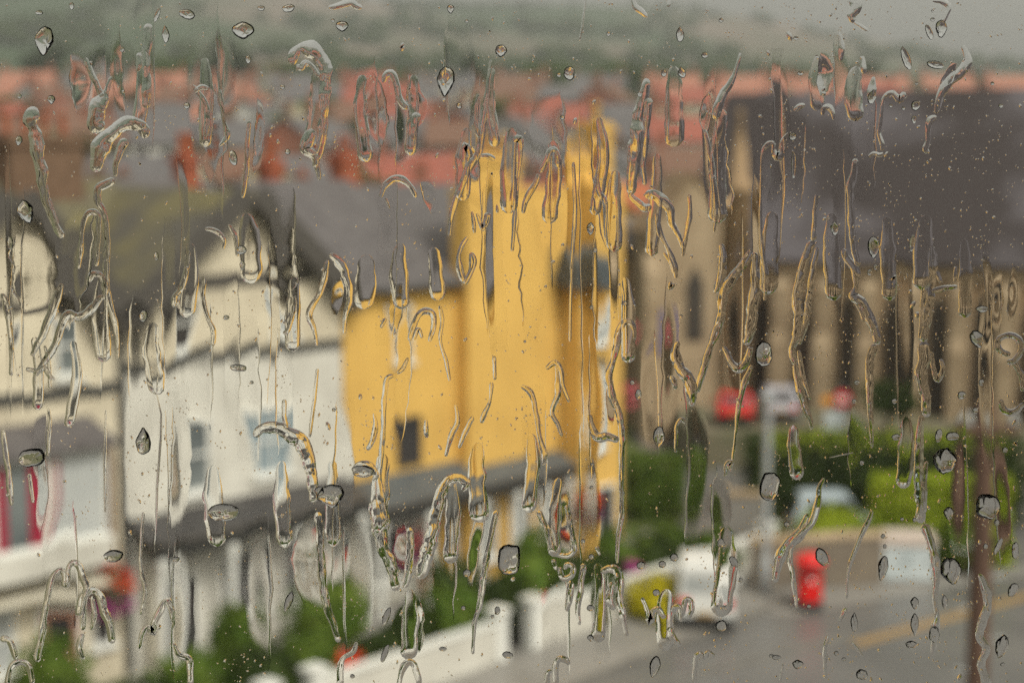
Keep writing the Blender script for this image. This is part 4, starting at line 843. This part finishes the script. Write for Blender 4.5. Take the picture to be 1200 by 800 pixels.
("knotted rivulet over the blue grey doorway at lower left", [([(164,760),(167,742),(173,735),(180,741),(180,730),(187,716),(193,702)],[5,6,6,6,6,7,5]), ([(196,700),(201,715),(204,737)],[6,6,3])]),
("angular rivulet under the dark verandah at lower left", [([(203,753),(210,767),(221,773),(223,803)],[4,6,7,6])]),
("long thin edge of water left of the dark verandah", [([(168,600),(165,640),(165,665),(170,692),(165,720)],[3,3,4,4,3]), ([(124,480),(123,540),(123,600)],[2,3,2]), ([(57,478),(58,500),(56,534)],[3,4,3])]),
("thread of water before the white bay with crimson curtains", [([(3,503),(5,522),(9,548),(11,572),(14,592)],[4,5,5,6,4]), ([(34,555),(36,570),(39,590)],[4,4,3])]),
("wide arched rivulet at the right window of the second cream house", [([(299,512),(305,503),(318,500),(332,505),(346,513),(357,526),(363,546),(366,566),(368,590)],[6,9,12,13,14,14,13,11,8]), ([(333,468),(333,485),(336,502)],[4,5,4]), ([(372,432),(368,470),(363,512)],[3,4,3])]),
("deep flat film over the verandah's right end", [([(365,590),(360,630),(358,665),(366,700),(384,740)],[16,26,32,26,10],S_,.14), ([(372,600),(376,640),(378,680),(384,712),(397,752)],[7,8,8,8,5])]),
("small crooked rivulet among the bushes under the peach door", [([(398,803),(399,778),(404,769),(414,763),(418,752)],[7,6,5,5,3])]),
("long straight slanting rivulet across the white porch", [([(582,598),(573,640),(566,680),(562,710),(556,730),(554,766)],[6,7,6,5,4,3]), ([(566,592),(556,640),(549,692)],[10,15,8],S_,.15)]),
("cup shaped film of water below the yellow bay", [([(656,570),(658,605),(661,646)],[22,26,22],S_,.12), ([(631,598),(639,618),(647,643),(656,650),(667,650),(673,640),(668,615),(664,590)],[6,7,6,5,5,5,5,4])]),
("swirling knot of water with two legs beneath the cup shaped film", [([(656,664),(660,677),(670,674),(672,664),(664,661),(662,668)],[5,6,6,5,5,4]), ([(669,680),(667,700),(664,716)],[6,7,4]), ([(684,660),(680,690),(677,712),(679,732)],[5,6,5,3]), ([(648,655),(652,668)],[5,4])]),
("small hooked rivulet at the right end of the yellow house garden", [([(704,670),(714,666),(723,669),(726,682),(726,700),(729,716),(735,745)],[6,9,9,9,8,7,4]), ([(717,682),(714,702),(720,714)],[6,8,5]), ([(699,640),(703,650)],[5,3])]),
("row of little arches of water along the white garden wall end", [([(752,700),(758,713),(762,729),(765,716),(772,714),(779,724)],[4,5,7,5,6,5]), ([(789,718),(791,712),(797,712),(798,728)],[4,5,5,4]), ([(800,722),(803,703),(809,704),(810,716),(806,724)],[4,6,6,5,4]), ([(784,734),(789,748),(797,757)],[5,8,5])]),
("twin arches of water at the bottom in front of the wet road", [([(814,800),(815,772),(820,766),(825,770),(830,765),(838,770)],[4,5,6,5,6,4])]),
("small hoops of water at the bottom before the pavement", [([(641,803),(642,788),(647,786)],[5,5,4]), ([(652,803),(651,780),(655,772),(663,773),(667,779)],[5,6,6,6,4])]),
("slanting thread of water in the sky at the top, near the centre", [([(741,-4),(745,8),(752,14),(759,21)],[3,5,6,4]), ([(687,-4),(683,25),(679,48)],[2,2,2]), ([(785,0),(783,9)],[3,4])]),
("flat crescent of water at the top edge, left of centre", [([(385,9),(396,7),(410,3),(418,7),(425,10)],[4,6,8,6,4])]),
]
for i,(lab,strs) in enumerate(RIV):
    b = MB()
    for k,st in enumerate(strs):
        strand(b, st[0], st[1], st[2] if len(st) > 2 else B_, i*7.3+k*1.7, st[3]*.5 if len(st) > 3 else 0.0, tv=st[4] if len(st) > 4 else 0.0)
    water('water_rivulet', lab, 'rivulet', b, 'rivulets running down the window pane')

FILM = [  # broad thin films that shift what is seen through them: points, width, tilt across, tilt along
([(640,128),(642,178)],96,.0,-.03),([(655,190),(654,292)],34,-.03,.03),([(690,200),(692,300),(690,420)],34,-.03,.02),
([(717,260),(719,340)],20,.05,0),([(700,430),(702,520)],36,-.04,-.02),([(8,250),(10,350),(9,430)],14,.05,0),([(42,280),(42,430)],52,-.02,.02),([(104,300),(104,420)],62,.03,.01),
([(166,380),(166,470)],54,-.02,.02),([(165,480),(165,600)],76,.02,0),([(232,390),(230,470)],60,.01,.03),([(290,410),(290,500)],48,.03,-.02),([(335,420),(335,500)],34,-.03,0),
([(430,100),(432,178)],46,.04,.02),([(472,120),(474,178)],32,-.04,0),([(115,75),(116,128)],26,.05,.03),([(265,55),(268,110)],40,-.03,.02),([(330,240),(332,300)],50,.0,.04),
([(625,485),(627,560)],46,.02,.03),([(690,540),(692,640)],44,-.02,.02),([(705,680),(706,745)],40,.03,.03),([(760,420),(762,500)],34,.03,0),([(830,120),(832,215)],30,.04,.03),
([(860,300),(858,420)],40,.03,0),([(985,62),(985,112)],30,-.04,.04),([(1010,120),(1012,200)],50,.02,0),([(1060,330),(1062,460)],36,-.03,0),([(1120,520),(1122,640)],44,.02,.02),
([(900,120),(900,260)],60,.02,.0),([(520,600),(520,690)],50,.03,.0),([(420,640),(420,730)],60,-.02,.03),([(300,640),(300,740)],56,.03,.0),([(215,660),(215,770)],44,-.03,.02),([(70,620),(70,700)],70,.02,-.02),
([(650,690),(652,770)],56,.0,.03),([(240,60),(242,200)],70,.02,.02),([(540,50),(540,120)],60,-.02,.02),([(170,20),(170,130)],40,.03,.02)]
rnd = random.Random(21)
for _ in range(26):
    u, v, l_ = rnd.uniform(20,1180), rnd.uniform(150,720), rnd.uniform(50,130); FILM.append(([(u,v-l_/2),(u+rnd.uniform(-6,6),v),(u+rnd.uniform(-6,6),v+l_/2)], rnd.uniform(16,44), rnd.choice((-1,1))*rnd.uniform(.02,.05), rnd.uniform(-.03,.04)))
b = MB()
for i,(P_,wd,tl,tv_) in enumerate(FILM):
    mid = sum(p[1] for p in P_)/len(P_); P2 = [(p[0]+5*nz(i*.77,k*.9+.3),mid+(p[1]-mid)*1.9) for k,p in enumerate(P_)]
    strand(b, P2, min(wd*.62,44), S_, 900+i*3.7, tl*.6, .07, .16, tv_*.5, .5)
DRIP = [(548,150,235),(600,150,250),(648,165,262),(702,138,252),(722,200,295),(470,285,362),(430,298,362),(508,290,352),(222,285,372),(345,325,412),(288,250,332),(120,325,424),(180,378,462),(250,545,640),
  (330,540,642),(450,532,622),(560,518,612),(622,508,600),(655,560,652),(732,325,425),(770,180,300),(846,128,262),(905,248,345),(975,250,352),(1040,255,352),(1086,252,340),(1130,280,372),(168,60,152),(240,68,172),(370,80,182),
  (425,88,190),(485,88,182),(576,80,172),(790,78,172),(960,66,130),(1005,78,142),(480,690,772),(700,660,752),(782,690,762),(930,498,562),(1062,488,572),(850,618,722),(40,395,480),(85,400,500),(390,540,640),(528,560,660)]
rnd = random.Random(31)
for i,(u,v0,v1) in enumerate(DRIP):
    a_ = rnd.uniform(-5,5); c_ = rnd.uniform(-7,7); wd = rnd.uniform(13,24)
    strand(b, [(u,v0),(u+a_,v0*.6+v1*.4),(u+c_,v1)], [wd*.55,wd*rnd.uniform(.8,1.15),wd], 'drip', 1500+i*2.9, rnd.uniform(.022,.048), .1, .14)
tag(b.build('water_film', WATER), 'thin clear films of water running over the whole window pane', 'water film', kind='stuff')
# standing drops one can name: u, v, width, height, shape, turn, label
DROPS = [
(52,48,21,32,'shield',8,'large dark raindrop with a white foot at upper left'),
(219,17,18,11,'oval',15,'flat raindrop at the top edge, third bright mark from the left'),
(184,18,5,16,'oval',20,'slim slanting raindrop near the top, left of the flat one'),
(194,40,8,20,'tear',-5,'narrow hanging raindrop below the slim slanting one'),
(285,36,24,20,'shield',0,'pale raindrop with a dark eye high at left, over the hills'),
(291,70,6,9,'oval',0,'tiny bright raindrop below the pale one with a dark eye'),
(60,117,9,10,'shield',0,'small splayed raindrop over the salmon roofs at left'),
(22,165,8,11,'shield',10,'small dark raindrop by the dark tree at the left edge'),
(273,185,9,17,'oval',-15,'tilted raindrop beside the broad pink flat streak'),
(401,31,14,12,'shield',0,'dark round raindrop with a bright foot, below the flat crescent at the top'),
(338,10,14,9,'oval',-10,'arched bright raindrop at the top edge, left of the flat crescent'),
(306,10,8,6,'oval',0,'small bright raindrop at the top edge, over the hills'),
(528,11,8,10,'shield',0,'small raindrop at the top edge near the centre'),
(522,95,20,33,'shield',5,'large dark raindrop with a white foot above the red roofs left of the tower'),
(587,60,13,14,'shield',0,'raindrop with a dark top above the tower, in the misty hills'),
(538,124,6,7,'oval',0,'small ringed raindrop under the large dark one'),
(799,85,9,13,'tear',-10,'bright raindrop over the far roofs, left of the church'),
(826,65,7,7,'oval',0,'small half dark raindrop in the haze, left of the church'),
(797,40,9,18,'tear',0,'hanging raindrop on the haze, right of the centre top'),
(667,86,12,16,'oval',0,'faint round raindrop over the red roofs behind the tower'),
(1103,34,13,21,'shield',0,'dark topped raindrop in the grey sky at right'),
(1089,38,7,18,'oval',-20,'slim raindrop touching the dark topped one in the grey sky'),
(1062,69,9,27,'oval',-18,'long tilted raindrop above the church roof'),
(1096,76,18,9,'oval',10,'flat raindrop beside the knotted rivulet over the church roof'),
(1022,113,9,17,'tear',15,'hanging raindrop on the church roof ridge'),
(1073,124,10,11,'oval',0,'round raindrop alone on the right half of the church roof'),
(929,160,8,9,'oval',0,'round raindrop at the upper left of the church roof'),
(930,193,5,30,'oval',0,'long thin raindrop at the left of the church roof'),
(30,248,19,27,'kite',-20,'fan shaped raindrop over the first gable'),
(12,285,6,15,'block',0,'small oblong raindrop on the first gable at the left edge'),
(168,370,9,13,'oval',10,'raindrop in the valley between the gables'),
(283,293,11,10,'oval',0,'ringed raindrop high on the middle gable'),
(284,311,7,11,'kite',0,'notched raindrop under the ringed one on the middle gable'),
(692,268,9,14,'kite',0,'kite shaped raindrop on the yellow bay above the slate hood'),
(978,268,10,16,'kite',0,'narrow faceted raindrop low on the church roof, left'),
(1024,290,14,25,'shield',0,'shield shaped raindrop on the church eaves'),
(1069,285,6,19,'oval',5,'thin raindrop on the church eaves, right of the shield shaped one'),
(168,517,17,32,'tear',0,'arched raindrop on the cream wall left of the sash window'),
(37,536,30,20,'block',-10,'wide wavy raindrop over the crimson curtains'),
(262,600,35,20,'oval',0,'wide lens shaped raindrop on the dark verandah roof'),
(388,581,30,26,'shield',-15,'large clear raindrop at the corner of the two verandahs'),
(374,575,10,11,'oval',0,'small bubble of rain beside the large clear drop of the verandahs'),
(133,651,21,14,'oval',-10,'oval raindrop at the left end of the dark verandah'),
(425,552,24,14,'oval',5,'rounded raindrop on the left end of the grey verandah roof'),
(597,655,25,34,'block',8,'very large raindrop with a dark rim over the porch posts'),
(338,705,9,24,'kite',20,'slanting raindrop over the ground floor windows'),
(453,722,7,22,'oval',20,'upper of two slanting raindrops on the bushes'),
(451,765,6,22,'oval',20,'lower of two slanting raindrops on the bushes'),
(595,767,12,8,'oval',10,'flat dark raindrop on the white garden wall'),
(772,512,13,25,'tear',180,'green teardrop of rain over the side road'),
(748,462,7,12,'oval',0,'golden raindrop on the round pink flowers'),
(895,415,18,28,'block',0,'large golden raindrop hiding the head of the lamp post'),
(902,570,22,33,'block',10,'large striped raindrop on the lamp post'),
(1107,540,28,30,'kite',10,'large faceted raindrop on the lime shrub'),
(1158,593,26,28,'block',20,'large grey raindrop on the brown pole'),
(1112,601,12,15,'kite',0,'small faceted raindrop on the lime shrub'),
(1115,669,23,29,'shield',-10,'large pointed raindrop right of the grey cabinet'),
(1035,665,12,28,'kite',10,'pinched raindrop left of the grey cabinet'),
(963,652,13,21,'oval',-25,'reddish raindrop beside the red pillar box'),
(1072,706,10,14,'kite',0,'small faceted raindrop above the yellow road line'),
(1072,732,9,25,'tear',180,'narrow hanging raindrop on the yellow road line'),
(1095,743,12,18,'oval',0,'rounded raindrop on the road left of the pole'),
(1001,728,8,21,'tear',0,'slim raindrop on the wet road, below the red fleck'),
(1174,757,15,27,'kite',15,'large raindrop on the road right of the brown pole'),
(1187,691,10,17,'oval',25,'dark raindrop on the yellow line at the right edge'),
(1145,397,15,21,'shield',-20,'faceted raindrop on the church wall above the pole'),
(1151,362,14,8,'shield',0,'smile shaped raindrop on the church wall'),
(1100,510,8,15,'oval',10,'thin raindrop below the braided rivulet'),
(1116,511,14,10,'block',0,'greenish raindrop at the top of the lime shrub'),
(1170,640,6,20,'oval',25,'slanting raindrop right of the brown pole'),
(1190,645,8,19,'block',0,'upright raindrop at the right edge by the pavement'),
(1010,790,13,12,'oval',20,'raindrop at the bottom edge of the wet road'),
(935,778,13,11,'kite',0,'faint raindrop on the kerb line'),
(1068,755,14,9,'kite',0,'flat raindrop on the road under the yellow line'),
(910,770,10,6,'oval',10,'dark flat raindrop on the road at lower centre right'),
(767,780,13,24,'kite',10,'faceted raindrop on the pavement at the bottom'),
(845,733,13,13,'oval',0,'round raindrop on the rear of the white van'),
(845,636,8,10,'oval',0,'round raindrop just above the white van'),
(751,662,9,9,'oval',0,'round raindrop at the left above the golden bush'),
(776,661,8,8,'oval',0,'round raindrop above the golden bush, the middle one'),
(790,653,9,9,'oval',0,'round raindrop at the right above the golden bush'),
(769,694,8,8,'oval',0,'round raindrop on the foot of the golden bush'),
(860,658,8,14,'oval',-30,'curled raindrop right of the white van roof'),
(279,431,18,8,'block',5,'flat wavy raindrop on the string course of the second cream house'),
(547,671,9,9,'oval',0,'round raindrop between the porch posts'),
(1107,705,7,16,'kite',0,'thin raindrop to the right of the dark rivulet on the road'),
(692,747,8,8,'kite',0,'notched raindrop on the white wall coping'),
]
for i,(u,v,w_,h_,sh,an_,lab) in enumerate(DROPS):
    b = MB(); drop(b, u, v, w_*1.08, h_*1.05, sh, an_, i*3.1)
    water('raindrop', lab, 'raindrop', b, 'raindrops standing on the window pane')
SMALL = [(46,15,8,5),(84,7,5,8),(23,113,4,5),(219,124,7,7),(143,58,5,6),(390,24,4,4),(547,25,4,4),(331,102,5,5),(337,178,6,6),(713,40,4,5),(845,24,5,5),(655,88,5,5),(659,138,5,5),(778,86,6,8),(750,110,5,7),(1093,13,3,3),(1093,23,5,4),(933,45,6,4),(938,86,6,5),(957,66,4,3),(1044,124,4,4),(1059,127,4,4),(1071,140,5,9),(1074,98,4,3),(1163,98,4,4),(1173,124,5,5),(183,300,5,9),(265,372,7,5),(732,355,5,5),(693,360,4,4),(697,293,5,5),(1019,319,5,7),(1026,313,4,6),(295,448,4,4),(391,480,4,4),(741,448,5,5),(694,544,4,4),(693,571,4,4),(206,655,8,6),(583,715,6,9),(577,722,4,4),(948,710,5,4),(1155,640,5,6),(1168,612,6,7),(1180,748,4,4),(543,712,5,5),(519,760,8,5),(413,792,5,5),(615,400,3,3),(1048,470,6,6),(1004,448,6,5),(1001,470,5,5),(922,614,6,6),(1072,609,5,5),(1035,628,5,5),(1037,640,4,5),(1178,527,6,6),(1150,448,6,7),(1127,463,9,9),(1143,481,6,7),(1050,512,10,7),(1010,542,5,5),(1065,565,4,5),(1057,608,4,4),(989,772,5,4),(904,768,5,4),(980,765,5,5),(1175,778,5,4),(1105,668,5,5),(868,679,4,5),(692,712,8,7),(693,652,6,6),(683,634,5,5),(684,668,5,5)]
def behind(u, v):
    if v < 70: return 'against the grey hills and sky'
    if u > 850 and v < 295: return 'on the dark church roof' if v > 112 else 'on the far salmon roofs above the church'
    if u > 730 and v < 520: return 'in front of the church wall'
    if v > 700 and u > 830: return 'over the wet road'
    if u > 900: return 'over the hedge and shrubs at right'
    if v < 235: return 'over the far town roofs'
    if v > 600: return 'over the gardens and the white wall' if u > 560 else 'over the white shopfronts'
    return 'on the yellow house' if u > 400 else 'on the cream houses'
for i,(u,v,w_,h_) in enumerate(SMALL):
    b = MB(); drop(b, u, v, w_*1.1, h_*1.1, 'oval', 0, i*2.3+500)
    water('small_raindrop', f'tiny round raindrop on the pane, {behind(u,v)}', 'raindrop', b, f'tiny raindrops {behind(u,v)}')

# spray: thousands of specks of rain that nobody could count, and the margin of the pane outside the measured part
rnd = random.Random(77); b = MB()
def speck(u, v, r, el=1.0):
    q = pane(u, v, .00001); n = 7; a0 = rnd.random()*6; tw = rnd.uniform(-.5,.5)
    vs = []; 
    for rr,hh in ((1,0),(.62,.34)):
        for k in range(n):
            a = a0+2*pi*k/n; x = cos(a)*r*rr; y = sin(a)*r*rr*el
            vs.append((q[0]+(x+y*tw)*PX, q[1]+hh*r*PX, q[2]+y*PX))
    vs.append((q[0], q[1]+.46*r*PX, q[2]))
    b.add(vs, [(i,(i+1)%n,n+(i+1)%n,n+i) for i in range(n)]+[(n+i,n+(i+1)%n,2*n) for i in range(n)]+[tuple(range(n))], True)
placed = 0
while placed < 3900:
    u, v = rnd.uniform(-20,1220), rnd.uniform(-20,820)
    dens = .22 + .9*max(0, nz(u*.009, v*.009, 31)) + (.35 if u > 820 else 0)
    if rnd.random() > dens: continue
    r = .4+rnd.expovariate(2.9); r = min(r, 3.4)
    speck(u, v, r, rnd.uniform(.7,1.9)); placed += 1
    if rnd.random() < .12:
        for _ in range(rnd.randint(2,6)): speck(u+rnd.gauss(0,6), v+rnd.gauss(0,7), rnd.uniform(.4,1.1), rnd.uniform(.6,2))
for _ in range(700):
    u, v = rnd.uniform(-700,1900), rnd.uniform(-900,1300)
    if -20 < u < 1220 and -20 < v < 820: continue
    speck(u, v, rnd.uniform(1,7), rnd.uniform(.8,2))
tag(b.build('rain_specks', WATER), 'fine spray of rain specks all over the window pane', 'rain specks', kind='stuff')
